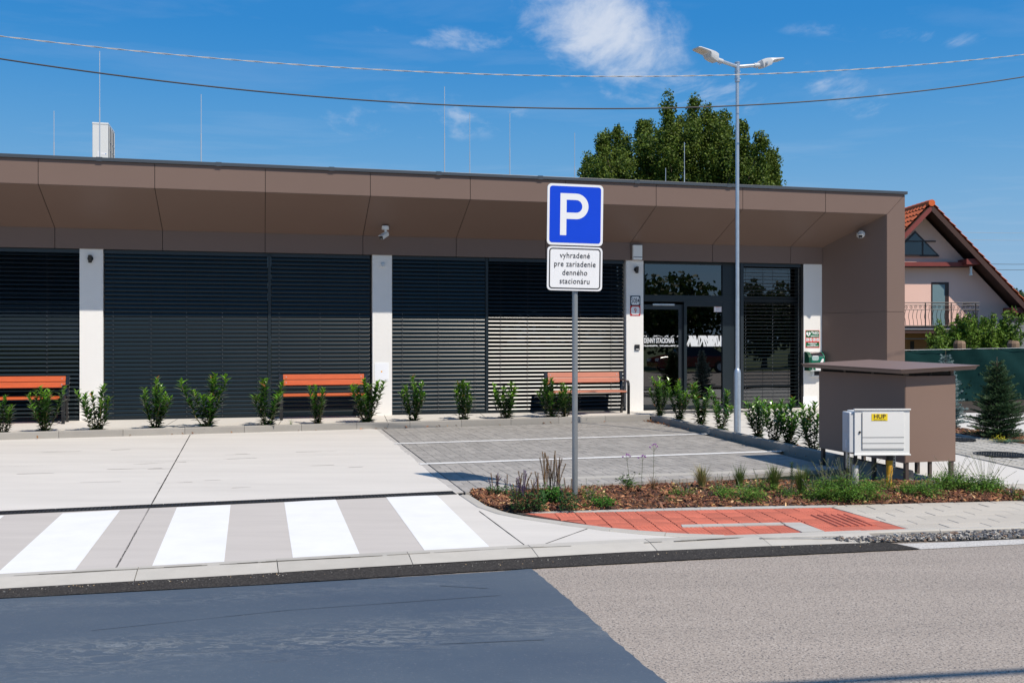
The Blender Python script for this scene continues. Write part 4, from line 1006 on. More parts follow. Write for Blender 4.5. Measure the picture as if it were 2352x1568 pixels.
# AED cabinet
sc = sB(1869, .1)+.02; zc3 = zB(1869, 829, .1); t = bth('defibrillator_cabinet', 'green defibrillator cabinet with rounded clear cover on the rightmost pillar', 'cabinet', sc, .0, zc3)
m_cab = M('cabinet_green', (.0, .17, .10), .35); m_cabd = M('cabinet_dark_green', (.003, .06, .03), .35)
W3, H3 = .40, .43
prof = [(0, -H3/2), (-.20, -H3/2), (-.20, .05)]+[(-.20+.20*(1-math.cos(R(a)))*1.0, .05+(H3/2-.05)*math.sin(R(a))) for a in range(15, 91, 15)]
m = MB(); m.prism([(y, z) for y, z in prof], 'x', -W3/2, -W3/2+.07); m.build('side_shell', m_cabd, t, bevel=.004)
m = MB(); m.prism([(y*.93, z*.97) for y, z in prof], 'x', -W3/2+.071, W3/2-.02); m.build('body', m_cab, t)
m = MB(); m.prism([(y*1.0, z) for y, z in prof], 'x', W3/2-.0195, W3/2); m.build('side_shell', m_cab, t)
m_clear = m_glass('clear_cover', (.80, .9, .86), 1.6)
pr2 = [(-.203, -.12), (-.203, .05)]+[(-.203+.203*(1-math.cos(R(a))), .05+(H3/2-.045)*math.sin(R(a))) for a in range(15, 91, 15)]
m = MB(); n = len(pr2); m.add([(-W3/2+.075, y, z) for y, z in pr2]+[(W3/2-.025, y, z) for y, z in pr2], [(i, i+1, n+i+1, n+i) for i in range(n-1)]); m.build('clear_cover', m_clear, t, smooth=True)
m = MB(); m.prism([(-.11, -.20), (.17, -.20), (.17, -.06), (.10, -.08), (.02, -.11), (-.11, -.115)], 'y', -.2045, -.2032); m.prism([(.02, -.109), (.10, -.079), (.17, -.0), (.17, .06), (.13, .05), (.07, -.05)], 'y', -.2046, -.2034); m.build('white_label', m_paper, t)
m = MB(); m.box(-.10, -.04, -.2058, -.2050, -.19, -.13); m.box(-.10, -.08, -.2058, -.2050, -.125, -.118); m.build('green_print', m_green, t)
m = MB(); m.prism(rrect(.17, .11, .04, cx=-.03, cz=.07), 'y', -.192, -.188); m.build('device', M('device_grey', (.6, .62, .62), .4), t)
m = MB(); m.box(-W3/2+.04, W3/2-.02, -.205, -.18, -H3/2-.006, -H3/2+.015); m.build('lower_lip', M('lip_grey', (.45, .48, .48), .4), t)
letter('AED', .04, m_green, t, -.06, -.2062, -.205+.02, 'lettering', xs=.9, bold=.001)
# junction box under it
s_j = sB(1877, .05); t = bth('junction_box', 'white junction box with dark window below the green defibrillator cabinet', 'junction box', s_j-.01, 0, zB(1877, 856, .05))
m = MB(); m.box(-.135, .12, -.09, 0, -.085, .085); m.build('housing', m_wp, t, bevel=.006)
m = MB(); m.box(-.09, .115, -.094, -.0905, -.055, .08); m.build('window', m_bp, t, bevel=.003)

# ---------------- roof things
def rod(px, ytop, n, label):
    s_ = sB(px, n); zt = zB(px, ytop, n); t = bth('lightning_rod', label, 'lightning rod', s_, n, ZT+.03, 'thin lightning rods on the roof')
    h = zt-ZT-.03; m = MB(); m.cyl((0, 0), .011, 0, h*.55, 8); m.cyl((0, 0), .007, h*.55, h, 8); m.build('rod', M('rod_metal', (.62, .64, .66), .4, metal=.5) if 'rod_metal' not in MATS else MATS['rod_metal'], t)
    m = MB(); m.cyl((0, 0), .12, 0, .06, 14); m.build('base', m_kerb, t)
for px, yt, n, lb in ((124, 255, -1.2, 'shortest lightning rod left of the rooftop unit'), (229, 118, -.4, 'tallest lightning rod, rising in front of the white rooftop unit'),
    (462, 217, -.6, 'lone lightning rod right of the rooftop unit'), (1021, 199, -.6, 'tall lightning rod, left one of the three in the middle of the roof'), (1079, 258, -2.0, 'middle rod of the three in the middle of the roof'),
    (1171, 261, -.3, 'right rod of the three in the middle of the roof'), (1320, 305, -2.5, 'lightning rod just left of the big tree above the blue sign'), (1529, 386, -2.0, 'very short lightning rod in front of the big tree'), (1572, 327, -1.5, 'longer lightning rod in front of the big tree')):
    rod(px, yt, n, lb)
s_a = sB(230, -.9); t = bth('heat_pump_unit', 'white heat pump unit standing on edge on the flat roof at the left', 'heat pump', s_a, -.9, ZT+.03)
zt = zB(230, 282, -.9)-ZT-.03; m_hp = M('unit_white', (.70, .70, .68), .45, var=.02)
m = MB(); m.box(-.145, .15, 0, .85, .06, zt); m.build('casing', m_hp, t, bevel=.008)
m = MB(); m.box(-.15, .155, -.006, .856, zt-.035, zt+.003); m.build('lid', m_hp, t, bevel=.006)
m = MB(); m.box(.151, .156, .05, .82, .10, zt-.06); m.build('coil', m_bp, t)
m = MB()
for k in range(4): m.box(.157, .166, .08+k*.23, .095+k*.23, .08, zt-.05)
for k in range(5): m.box(.160, .164, .05, .82, .14+k*.16, .146+k*.16)
m.build('guard', m_hp, t)
m = MB(); m.box(-.05, .0, -.002, 0, .38, .57); m.box(.02, .12, -.002, 0, .50, .54); m.box(.03, .10, -.002, 0, .27, .34); m.build('label_plate', m_paper, t)
m = MB(); m.box(.045, .085, -.003, -.002, .30, .31); m.box(-.04, -.01, -.003, -.002, .44, .448); m.cyl((0, 0), .01, 0.002, .004, 12, mtx=Matrix.Translation((.105, 0, .52)) @ Matrix.Rotation(R(90), 4, 'X')); m.build('blue_print', M('print_blue', (.02, .2, .5), .5), t)
m = MB()
for y in (.1, .7): m.box(-.17, .17, y, y+.06, 0, .06)
m.build('foot', m_bp, t)

# ---------------- benches
m_wood = M('stained_wood', (.56, .105, .022), .38, var=.30, vs=3, stretch=(1.2, 14, 14), fine=.10, fs=60, coat=.25)
m_wood2 = M('faded_wood', (.52, .19, .115), .42, var=.26, vs=3, stretch=(1.2, 14, 14), fine=.10, fs=60, coat=.1)
m_steel = M('black_steel', (.010, .010, .011), .33, coat=.3)
def bench(loc, label, wood):
    t = thing('bench', label, 'bench', loc, TH, 'wooden benches along the facade'); W_ = 1.66
    # local: x along, y=0 front legs, +y to the wall
    def back(z): return .40+.10*(z-.45)/.45
    for sx in (-1, 1):
        x0 = sx*W_/2-.03; x1 = sx*W_/2+.03
        m = MB(); r_ = .10; pts = []
        zarm = .70
        path = [(-.0, 0), (.0, zarm-r_)]+[(r_-r_*math.cos(R(a)), zarm-r_+r_*math.sin(R(a))) for a in (30, 60, 90)]+[(.42, zarm)]
        th = .012; L1 = []; L2 = []
        for i, (y, z) in enumerate(path):
            a = path[max(0, i-1)]; b = path[min(len(path)-1, i+1)]; d = Vector((b[0]-a[0], b[1]-a[1])).normalized(); nn2 = Vector((-d.y, d.x))*th/2; L1.append((y+nn2.x, z+nn2.y)); L2.append((y-nn2.x, z-nn2.y))
        n = len(path); vs = [(x0, *p) for p in L1]+[(x0, *p) for p in L2]+[(x1, *p) for p in L1]+[(x1, *p) for p in L2]
        fs = [(i, i+1, n+i+1, n+i) for i in range(n-1)]+[(2*n+i, 3*n+i, 3*n+i+1, 2*n+i+1) for i in range(n-1)]+[(i, 2*n+i, 2*n+i+1, i+1) for i in range(n-1)]+[(n+i, n+i+1, 3*n+i+1, 3*n+i) for i in range(n-1)]
        m.add(vs, fs); me = m.mesh('armrest', m_steel); bm = bmesh.new(); bm.from_mesh(me); bmesh.ops.recalc_face_normals(bm, faces=bm.faces); bm.to_mesh(me); bm.free(); obj('armrest', me, t)
        m = MB(); m.prism([(.40, .0), (.46, .0), (.36, .50), (.30, .50)][::-1], 'x', x0+.01, x1-.01); m.build('rear_leg', m_steel, t)
        m = MB(); m.prism([(.36, .40), (.41, .40), (.515, .865), (.465, .865)][::1], 'x', x0+.0, x1-.0); m.build('back_post', m_steel, t)
        m = MB(); m.box(x0+.01, x1-.01, .012, .42, .435, .450); m.build('seat_bracket', m_steel, t)
    for k in range(3):
        m = MB(); y0 = .01+k*.135; m.box(-W_/2+.035 if True else 0, W_/2-.035, y0, y0+.12, .452, .492); m.build('seat_plank', wood, t, bevel=.006)
    for z0 in (.645, .755):
        mt = Matrix.Translation((0, .405+.225*(z0-.45), z0)) @ Matrix.Rotation(R(-12.5), 4, 'X'); m = MB(); m.box(-W_/2+.04, W_/2-.04, -.035, .0, 0, .103, mt); m.build('back_plank', wood, t, bevel=.006)
        for x in (-W_/2+.10, W_/2-.10):
            m = MB(); m.cyl((0, 0), .012, .0352, .041, 12, r2=.008, mtx=mt @ Matrix.Translation((x, 0, .052)) @ Matrix.Rotation(R(90), 4, 'X')); m.build('bolt', m_galv, t)
    for x in (-W_/2, W_/2):
        for y in (.43,):
            m = MB(); m.box(x-.04, x+.04, y-.05, y+.06, 0, .006); m.build('foot_plate', m_galv, t)
def on_path(px, py): return GP(px, py)
x, y = GP(1440.5, 950.8); bench((x-.80*UC, y-.80*US, zpath(x, y)), 'faded reddish wooden bench standing in front of the glinting blind beside the entrance', m_wood2)
x, y = GP(650, 964.8); bench((x+.80*UC, y+.80*US, zpath(x, y)), 'bright orange wooden bench in the middle of the facade left of the second pillar', m_wood)
x, y = GP(141, 973.5); bench((x-.80*UC, y-.80*US, zpath(x, y)), 'orange wooden bench cut off by the left edge beside the first pillar', m_wood)
# ------------------------------------------------------------------ street furniture
# parking sign
sx, sy = GZ(1320.5, 1145, -.01); rzs = R(10.5)
t = thing('parking_sign', 'blue and white parking sign with a white text plate below on a grey steel pole', 'parking sign', (sx, sy, -.01), rzs)
m_pole = M('zinc_pole', (.25, .27, .28), .45, metal=.35, var=.14, vs=12, fine=.08, fs=70)
m = MB(); m.cyl((0, 0), .030, -.3, 3.30, 20, mtx=None); m.build('pole', m_pole, t, smooth=False, auto=40)
m = MB(); m.cyl((0, 0), .0315, 3.30, 3.315, 20); m.build('cap', m_bp, t)
def sp(py): return CAMH+.01+(CY-py)/FPX*(sy-.05)
tilt = Matrix.Rotation(R(.8), 4, 'Y')
m_sheet = M('sign_white_sheeting', (.80, .81, .82), .35, var=.02, vs=8); m_blue = M('sign_blue_sheeting', (.002, .055, .62), .35, var=.05, vs=3, spec=.5)
def plate(zc, w_, h_, name):
    mt = Matrix.Translation((-.008 if h_ > .55 else -.013, -.045, zc)) @ tilt
    m = MB(); m.prism(rrect(w_, h_, .045), 'y', -.004, .004, mt); p = m.build(name, m_sheet, t)
    m = MB(); rr = rrect(w_, h_, .045); ri = rrect(w_-.016, h_-.016, .038); n = len(rr)
    vs = [mt @ Vector((x, -.0045, z)) for x, z in rr]+[mt @ Vector((x, .014, z)) for x, z in rr]+[mt @ Vector((x, .014, z)) for x, z in ri]
    m.add(vs, [(i, n+i, n+(i+1) % n, (i+1) % n) for i in range(n)]+[(n+i, 2*n+i, 2*n+(i+1) % n, n+(i+1) % n) for i in range(n)]); m.build('rim', m_galv, p)
    return p, mt
ztp, zbp = sp(423.2), sp(563.6); zc1 = (ztp+zbp)/2; h1 = ztp-zbp; w1 = .607
p1, mt = plate(zc1, w1, h1, 'sign_plate')
m = MB(); m.prism(rrect(w1-.05, h1-.05, .030), 'y', -.0055, -.004, mt); m.build('blue_field', m_blue, p1)
# the letter P : stem with a bowl
def pstroke(h, w_, st, mt, y):
    m = MB(); x0 = -w_/2; z0 = -h/2; m.add([mt @ Vector((x, y, z)) for x, z in ((x0, z0), (x0+st, z0), (x0+st, h/2), (x0, h/2))], [(0, 1, 2, 3)])
    ro = h*.305; ri = ro-st; cz_ = h/2-ro; cx_ = x0+w_-ro*.98; vs = []; fs = []
    outer = [(x0+st, h/2)]+[(cx_+ro*math.sin(R(a)), cz_+ro*math.cos(R(a))) for a in range(0, 181, 9)]+[(x0+st, h/2-2*ro)]
    inner = [(x0+st, h/2-st)]+[(cx_+ri*math.sin(R(a)), cz_+ri*math.cos(R(a))) for a in range(0, 181, 9)]+[(x0+st, h/2-2*ro+st)]
    n = len(outer); m.add([mt @ Vector((x, y, z)) for x, z in outer]+[mt @ Vector((x, y, z)) for x, z in inner], [(i, n+i, n+i+1, i+1) for i in range(n-1)])
    return m
m = pstroke(h1*.685, h1*.47, h1*.105, mt @ Matrix.Translation((-.012, 0, .002)), -.0062); m.build('letter', m_sheet, p1)
ztp2, zbp2 = sp(566.5), sp(667.5); zc2_ = (ztp2+zbp2)/2; h2 = ztp2-zbp2
p2, mt = plate(zc2_, .600, h2, 'text_plate')
rr = rrect(.560, h2-.035, .035); ri = rrect(.536, h2-.059, .025); n = len(rr); m = MB()
m.add([mt @ Vector((x, -.0056, z)) for x, z in rr]+[mt @ Vector((x, -.0056, z)) for x, z in ri], [(i, n+i, n+(i+1) % n, (i+1) % n) for i in range(n)]); m.build('border', m_blk, p2)
for k, s_ in enumerate(('vyhradené', 'pre zariadenie', 'denného', 'stacionáru')):
    me = text_mesh(s_, .083, m_blk, xs=.90, depth=.0008, space=1.06); o = obj('lettering', me, p2)
    o.matrix_local = mt @ Matrix.Translation((0, -.0066, .137-.0905*k)) @ Matrix.Rotation(R(90), 4, 'X')
for zz in (zc1+.2, zc1-.2, zc2_+.12, zc2_-.12):
    m = MB(); m.box(-.05, .05, -.040, -.028, zz-.014, zz+.014); m.box(-.036, .036, -.03, .034, zz-.012, zz+.012); m.build('clamp', m_galv, t)

# street lamp
kx, ky = GP(1700, 992, ) if False else (0, 0)
Yl = 16.75; lx = (1693.5-CX)/FPX*Yl; lz = zpath(lx, Yl)
t = thing('street_lamp', 'tall galvanised street lamp post with two grey lamp heads behind the parking bay kerb', 'street lamp', (lx, Yl, lz), 0)
zz = lambda py: CAMH+(CY-py)/FPX*Yl-lz
m_lampz = M('lamp_zinc', (.52, .56, .60), .38, metal=.7, var=.20, vs=14, fine=.12, fs=60)
m = MB(); hb = zz(846); ht = zz(186); m.tube([(0, 0, -.1), (0, 0, hb-.08), (0, 0, hb-.03), (0, 0, hb)], [.058, .058, .050, .036], 20); m.build('base_pole', m_lampz, t, auto=50)
m = MB(); m.tube([(0, 0, hb-.01), (0, 0, ht)], [.0345, .0285], 20); m.build('pole', m_lampz, t, auto=50)
hc = zz(143.5); m = MB(); m.tube([(0, 0, ht-.02), (0, 0, hc-.01)], .041, 20); m.cyl((0, 0), .047, hc-.012, hc, 20); m.build('collar', m_lampz, t, auto=50)
m = MB()
for z_ in (ht+.04, ht+.16):
    for a in (20, 140, 260): m.cyl((0, 0), .008, .04, .056, 8, mtx=Matrix.Translation((0, 0, z_)) @ Matrix.Rotation(R(a), 4, 'Z') @ Matrix.Rotation(R(90), 4, 'Y'))
m.build('bolts', m_galv, t)
m_head = M('lamp_head_grey', (.50, .52, .54), .45); m_lens = M('lamp_lens', (.55, .50, .42), .2)
def arm(az, tl, L_, lb):
    A_ = Matrix.Translation((0, 0, hc-.075)) @ Matrix.Rotation(R(az), 4, 'Z') @ Matrix.Rotation(R(-tl), 4, 'Y')
    m = MB(); m.tube([A_ @ Vector((.03, 0, 0)), A_ @ Vector((L_, 0, 0))], .030, 14); a_ = m.build('arm', m_lampz, t, auto=50)
    m = MB(); m.tube([A_ @ Vector((L_-.09, 0, 0)), A_ @ Vector((L_+.05, 0, 0))], .040, 14); m.build('sleeve', m_head, a_, auto=50)
    m = MB()
    for x in (-.05, -.01): m.cyl((0, 0), .007, -.07, -.03, 8, mtx=A_ @ Matrix.Translation((L_+x, 0, 0)))
    m.build('screw', m_galv, a_)
    H_ = A_ @ Matrix.Translation((L_+.03, 0, 0)) @ Matrix.Rotation(R(-4), 4, 'Y')
    # head as lofted sections (x, halfwidth, z_bottom, z_top)
    secs = [(-.02, .035, -.035, .045), (.02, .085, -.055, .075), (.10, .10, -.05, .085), (.18, .105, -.035, .08), (.22, .115, .018, .072), (.30, .12, .022, .062), (.42, .115, .022, .052), (.455, .09, .026, .045)]
    m = MB(); ring = []
    for x, hw, zb, zt_ in secs:
        ring.append([H_ @ Vector((x, y, z)) for y, z in ((-hw*.85, zb), (hw*.85, zb), (hw, zb+(zt_-zb)*.35), (hw*.82, zt_), (-hw*.82, zt_), (-hw, zb+(zt_-zb)*.35))])
    vs = [v for r_ in ring for v in r_]; k = 6; n = len(ring)
    m.add(vs, [(j*k+i, j*k+(i+1) % k, (j+1)*k+(i+1) % k, (j+1)*k+i) for j in range(n-1) for i in range(k)]+[tuple(range(k))[::-1], tuple(range((n-1)*k, n*k))])
    me = m.mesh('lamp_head', m_head); bm = bmesh.new(); bm.from_mesh(me); bmesh.ops.recalc_face_normals(bm, faces=bm.faces); bm.to_mesh(me); bm.free(); me.shade_smooth(); me.set_sharp_from_angle(angle=R(35))
    h_ = obj('lamp_head', me, a_)
    m = MB(); m.add([H_ @ Vector(p) for p in ((.235, -.09, .0195), (.235, .09, .0195), (.435, .088, .0205), (.435, -.088, .0205))], [(0, 3, 2, 1)]); m.build('lens', m_lens, h_)
    m = MB(); m.box(.06, .10, -.108, -.098, -.012, .020, H_); m.build('latch', m_galv, h_)
arm(208, 8, .42, ''); arm(20, 9, .42, '')

# wires overhead
def wire(name, label, pts, v, r_, mat, twist=False):
    P3 = []
    for px, py in pts:
        t_ = (px-CX)/FPX; Y = v/(UC-t_*US); P3.append((t_*Y, Y, CAMH+(CY-py)/FPX*Y))
    # smooth interpolation by quadratic fit in s
    s = np.array([p[0]*UC+p[1]*US for p in P3]); z = np.array([p[2] for p in P3]); co = np.polyfit(s, z, 2)
    n = 90; ss = np.linspace(s[0]-6, s[-1]+6, n); m = MB(); line = [(-US*v+UC*q, UC*v+US*q, float(np.polyval(co, q))) for q in ss]
    if not twist: m.tube(line, r_, 6)
    else:
        for ph in (0, math.pi):
            m2 = []; nn3 = 420
            for i in range(nn3):
                q = ss[0]+(ss[-1]-ss[0])*i/(nn3-1); a = ph+q*2*math.pi/.62
                m2.append((-US*v+UC*q, UC*v+US*q+.006*math.cos(a), float(np.polyval(co, q))+.006*math.sin(a)))
            m.tube(m2, r_*.75, 5)
    o = m.build(name, mat); tag(o, label, 'cable'); return o
m_cab1 = M('cable_black', (.03, .03, .035), .6); m_cab2 = M('cable_pale', (.42, .40, .38), .6)
wire('overhead_cable', 'thick dark overhead cable, the lower of the two sagging across the sky', [(0, 133), (500, 205), (1000, 240), (1370, 249), (1700, 241), (2100, 212), (2352, 177)], 14.9, .011, m_cab1)
wire('overhead_cable', 'thin pale twisted overhead cable, the upper of the two across the sky', [(0, 83), (330, 120), (900, 162), (1300, 176), (1690, 171), (2100, 150), (2352, 126)], 14.9, .0065, m_cab2, twist=True)
# third cable that only shows as a shadow on the road, bottom right
sh = [GZ(1880, 1569, ZR), GZ(2110, 1553, ZR), GZ(2352, 1540, ZR)]
hh_ = 5.6; kx_ = (hh_-ZR)/math.tan(SUN_EL); q0 = (sh[0][0]-SHD.x*kx_, sh[0][1]-SHD.y*kx_); q1 = (sh[2][0]-SHD.x*kx_, sh[2][1]-SHD.y*kx_)
dq = Vector((q1[0]-q0[0], q1[1]-q0[1])).normalized(); m = MB(); m.tube([(q0[0]-dq.x*30, q0[1]-dq.y*30, hh_+1.6), (q0[0]-dq.x*10, q0[1]-dq.y*10, hh_+.4), (q0[0], q0[1], hh_+.02), (q1[0], q1[1], hh_), (q1[0]+dq.x*15, q1[1]+dq.y*15, hh_+.5), (q1[0]+dq.x*40, q1[1]+dq.y*40, hh_+3)], .034, 8)
tag(m.build('overhead_cable', m_cab1), 'bundled cable above the road, seen only as the shadow line at bottom right', 'cable')
for k, (ya, yb_) in enumerate(((531, 531.5), (547.6, 548.5), (602.0, 603.8), (615.2, 616.5))):
    a = atY(1950, ya, 95); b = atY(2700, yb_+1.0, 95); m = MB(); m.tube([a, ((a[0]+b[0])/2, 95, (a[2]+b[2])/2-.15), b], .022 if k > 1 else .013, 5)
    tag(m.build('power_line', m_cab1 if k > 1 else m_cab2), ('highest', 'second highest', 'second lowest', 'lowest')[k]+' of the four far power lines right of the tiled roof', 'power line')

# bin shelter
cx_, cy_ = 4.594, 11.60; rsh = R(15.5); t = thing('bin_shelter', 'brown metal bin shelter with overhanging flat roof behind the white utility box', 'shelter', (cx_, cy_, 0), rsh)
Ws, Ds = .70, 1.78
m_pan2 = M('brown_sheet', (.225, .152, .120), .42, var=.05, vs=1.5, fine=.07, fs=520, spec=.3)
m_post = M('brown_post', (.085, .065, .055), .45)
m = MB(); m.box(0.008, Ws-.006, .0, .010, .245, 1.255); m.build('front_panel', m_pan2, t)
m = MB(); m.box(0, .010, .004, Ds, .235, 1.262); m.build('side_panel', m_pan2, t)
m = MB(); m.box(Ws-.012, Ws, .004, Ds, .235, 1.262); m.build('side_panel', m_pan2, t)
m = MB(); m.box(.012, Ws-.014, Ds-.012, Ds-.002, .235, 1.262); m.build('back_panel', m_pan2, t)
for x in (.016, Ws-.060):
    for y in (.012, .62, 1.2, Ds-.06):
        m = MB(); m.box(x, x+.044, y, y+.044, -.05, 1.32); m.build('post', m_post, t)
m = MB(); m.box(.35, .385, .02, .055, -.05, 1.3); m.build('post', m_post, t)
za, zb_, zc4, zd = 1.328, 1.372, 1.402, 1.352
x0, x1, y0, y1 = -.155, Ws+.20, -.135, Ds+.17
m = MB(); th = .042
m.add([(x0, y0, za), (x1, y0, zb_), (x1, y1, zc4), (x0, y1, zd), (x0+.02, y0+.02, za-th), (x1-.02, y0+.02, zb_-th), (x1-.02, y1-.02, zc4-th), (x0+.02, y1-.02, zd-th)],
      [(0,1,2,3),(7,6,5,4),(0,4,5,1),(1,5,6,2),(2,6,7,3),(3,7,4,0)]); m.build('roof', m_pan2, t, bevel=.002)
m = MB(); m.add([(x0-.012, y0-.012, za+.004), (x1+.012, y0-.012, zb_+.004), (x1+.012, y1+.012, zc4+.004), (x0-.012, y1+.012, zd+.004), (x0-.012, y0-.012, za+.009), (x1+.012, y0-.012, zb_+.009), (x1+.012, y1+.012, zc4+.009), (x0-.012, y1+.012, zd+.009)],
      [(3,2,1,0),(4,5,6,7),(0,1,5,4),(1,2,6,5),(2,3,7,6),(3,0,4,7)]); m.build('roof_sheet', m_pan2, t)
m = MB(); m.box(.02, Ws-.02, .02, .06, 1.262, 1.30); m.box(.02, .06, .06, Ds-.04, 1.262, 1.30); m.box(Ws-.06, Ws-.02, .06, Ds-.04, 1.262, 1.30); m.build('rail', m_dark, t)

# gas box
gx, gy = atY(1964, 1045, 10.95)[:2]; t = thing('utility_box', 'white gas connection box labelled HUP standing on steel legs in the mulch bed', 'utility box', (gx, gy, 0), R(2.0))
m_box = M('box_white', (.76, .755, .73), .45, var=.015, vs=3); m_boxs = M('box_side', (.62, .63, .635), .5)
zt_, zb2 = CAMH-(940-CY)/FPX*10.95, CAMH-(1044.5-CY)/FPX*10.95; WB = 128.5/FPX*10.95
m = MB(); m.box(-.0, WB, .012, .03, zb2+.003, zt_-.003); m.build('door', m_box, t, bevel=.004)
m = MB(); m.box(-.008, WB+.008, -.004, .03, zt_-.008, zt_+.006); m.build('top_lip', m_box, t, bevel=.002)
m = MB(); m.box(-.008, WB+.008, -.004, .03, zb2-.006, zb2+.008); m.build('bottom_lip', m_box, t, bevel=.002)
fd = MB(); fd.box(.082, WB-.065, .004, .012, zb2+.055, zt_-.03); f_ = fd.build('door_field', m_box, t, bevel=.003)
m = MB()
for z_ in (zb2+.065, zb2+.125, zb2+.190): m.box(.085+.002, WB-.068, .0022, .0045, z_, z_+.006)
m.box(.080, .0845, .0022, .012, zb2+.06, zt_-.035); m.build('groove', M('groove_shade', (.12, .13, .14), .7), t)
m = MB(); m.box(-.055, .0, .03, .24, zb2+.02, zt_-.035); m.build('housing', m_boxs, t, bevel=.010)
m = MB(); m.box(0, WB-.01, .03, .24, zb2+.02, zt_-.02); m.build('housing', m_box, t, bevel=.006)
m = MB(); m.box(-.060, -.0555, .06, .20, zb2+.25, zt_-.06); m.box(-.060, -.0555, .06, .20, zb2+.05, zb2+.21); m.build('side_relief', m_boxs, t, bevel=.003)
m = MB(); m.box(-.0625, -.0605, .09, .13, zb2+.07, zb2+.16); m.build('side_label', m_paper, t)
m = MB(); m.cyl((0, 0), .012, .0, .012, 16, mtx=Matrix.Translation((.055, .012, (zb2+zt_)/2+.0)) @ Matrix.Rotation(R(90), 4, 'X')); m.build('lock', m_bp, t)
st_ = MB(); st_.box(.185, .385-.02, .001, .0035, zt_-.125, zt_-.048); sk_ = st_.build('sticker', M('sticker_yellow', (.85, .62, .01), .5), t)
letter('HUP', .063, m_blk, t, .275, .0005, zt_-.079, 'lettering', bold=.0012, xs=1.12); letter('HLAVNÝ UZÁVER PLYNU', .0125, m_blk, t, .275, .0005, zt_-.115, 'lettering', xs=.95)
def leg(x, y0_, w_=.035):
    m = MB(); m.box(x, x+w_, y0_, y0_+.004, zb2-.16, zb2+.02); m.box(x, x+.004, y0_+.004, y0_+.03, zb2-.16, zb2+.02); o = m.build('leg', m_galv, t)
    m = MB()
    for k in range(5): m.box(x+.012, x+.024, y0_-.0012, y0_-.0002, zb2-.15+k*.034, zb2-.128+k*.034)
    m.build('slot', m_bp, o)
leg(-.045, .13); leg(.475, .13)
m = MB(); m.tube([(.05, .12, -.10), (.05, .12, zb2-.125)], .034, 16); m.build('conduit', M('grey_pipe', (.62, .61, .58), .6, var=.1), t, auto=50)
m = MB(); m.tube([(.05, .12, zb2-.13), (.05, .12, zb2+.02)], .022, 12); m.build('cable_duct', m_bp, t, auto=50)
m_yel = M('yellow_pipe', (.66, .34, .02), .5, var=.1, vs=10)
m = MB(); pts = []; rad = []
for k in range(44):
    z_ = -.12+k*.0075; pts.append((.425-.028*(1-max(0, z_+.12)/.33), .10, z_)); rad.append(.036 if k % 2 else .031)
m.tube(pts, rad, 16); m.build('corrugated_pipe', m_yel, t)
m = MB(); m.tube([(.425, .10, pts[-1][2]-.01), (.43, .10, zb2-.06)], .035, 16); m.build('smooth_pipe', m_yel, t, auto=50)
m = MB(); m.tube([(.43, .10, zb2-.07), (.43, .10, zb2+.02)], .042, 16); m.build('pipe_fitting', m_bp, t, auto=50)
m = MB(); m.tube([(.410, .10, .03), (.411, .10, .045)], .042, 16); m.cyl((0, 0), .007, 0, .05, 8, mtx=Matrix.Translation((.40, .06, .038)) @ Matrix.Rotation(R(90), 4, 'Y')); m.build('hose_clamp', m_galv, t)

# ------------------------------------------------------------------ neighbour's house
HY = 41.0
def H(px, py, dy=0): return atY(px, py, HY+dy)
hx, _, _ = H(2118, 784); rh = R(1.5); t = thing('pink_house', 'pink gabled house with orange tiled roof and iron balcony on the right', 'house', (hx, HY, 0), rh)
m_pink = M('pink_render', (.82, .535, .44), .9, var=.04, vs=1.0, bump=.2, bs=60); m_or = M('orange_render', (.52, .24, .13), .9, var=.08, vs=1)
m_tile = M('roof_tile_clay', (.46, .105, .035), .75, var=.25, vs=6, rand=.22, fine=.15, fs=40); m_tim = M('dark_timber', (.055, .022, .016), .7, var=.2, vs=4); m_timr = M('red_timber', (.20, .035, .028), .6, var=.2, vs=4)
m_wfr = M('brown_window_frame', (.035, .018, .014), .4); m_wg = m_glass('house_glass', (.08, .10, .11), 1.9)
U = HY/FPX     # metres per reference pixel at the gable
zr_ = CAMH+(784-474)*U; sl = 1.045   # ridge height and slope
def gz(dx): return zr_-abs(dx)*sl
WL = -6.5; WR = 6.6; FO = -.85; BK = 9.0
m = MB(); m.prism([(WL, -.2), (WR-1.4, -.2), (WR-1.4, gz(WR-1.4)-.35), (0, zr_-.35), (WL, gz(WL)-.35)], 'y', 0.0, BK); m.build('wall', m_pink, t)
m = MB(); m.box(-6.4, 1.2, -.03, .0, -.2, CAMH+(784-757)*U-.1); m.build('lower_wall', m_or, t)
def roofside(sg, W_):
    m = MB(); th_ = .10; a = (0, zr_-.02); b = (sg*W_, gz(W_)-.02)
    pts = [a, b, (b[0], b[1]-th_*1.45), (0, zr_-.02-th_*1.45)]
    m.prism(pts if sg < 0 else pts[::-1], 'y', FO, BK); return m.build('roof', m_tim, t)
rl = roofside(-1, 7.2); rr_ = roofside(1, 7.6)
L45 = math.hypot(1, sl); an = math.atan(sl)
# tiles: rows down the slope, stepping
row = .34; colw = .30
tm = MB()
sec = [(0, .035), (.06, .075), (.12, .085), (.18, .07), (.22, .03), (.30, .035)]
n = len(sec); vs = []
for z_off, yy in ((.0, 0.0), (-.038, row+.03)):
    for x, z in sec: vs.append((x, yy, z+.04+z_off*1.0-.0 if False else z+(.05 if yy == 0 else .0)))
for z_off, yy in ((.0, 0.0),):
    for x, z in sec: vs.append((x, yy, z+.022))
tm.add(vs, [(i, i+1, n+i+1, n+i) for i in range(n-1)]+[(2*n+i, 2*n+i+1, i+1, i) for i in range(n-1)])
tme = tm.mesh('roof_tile', m_tile)
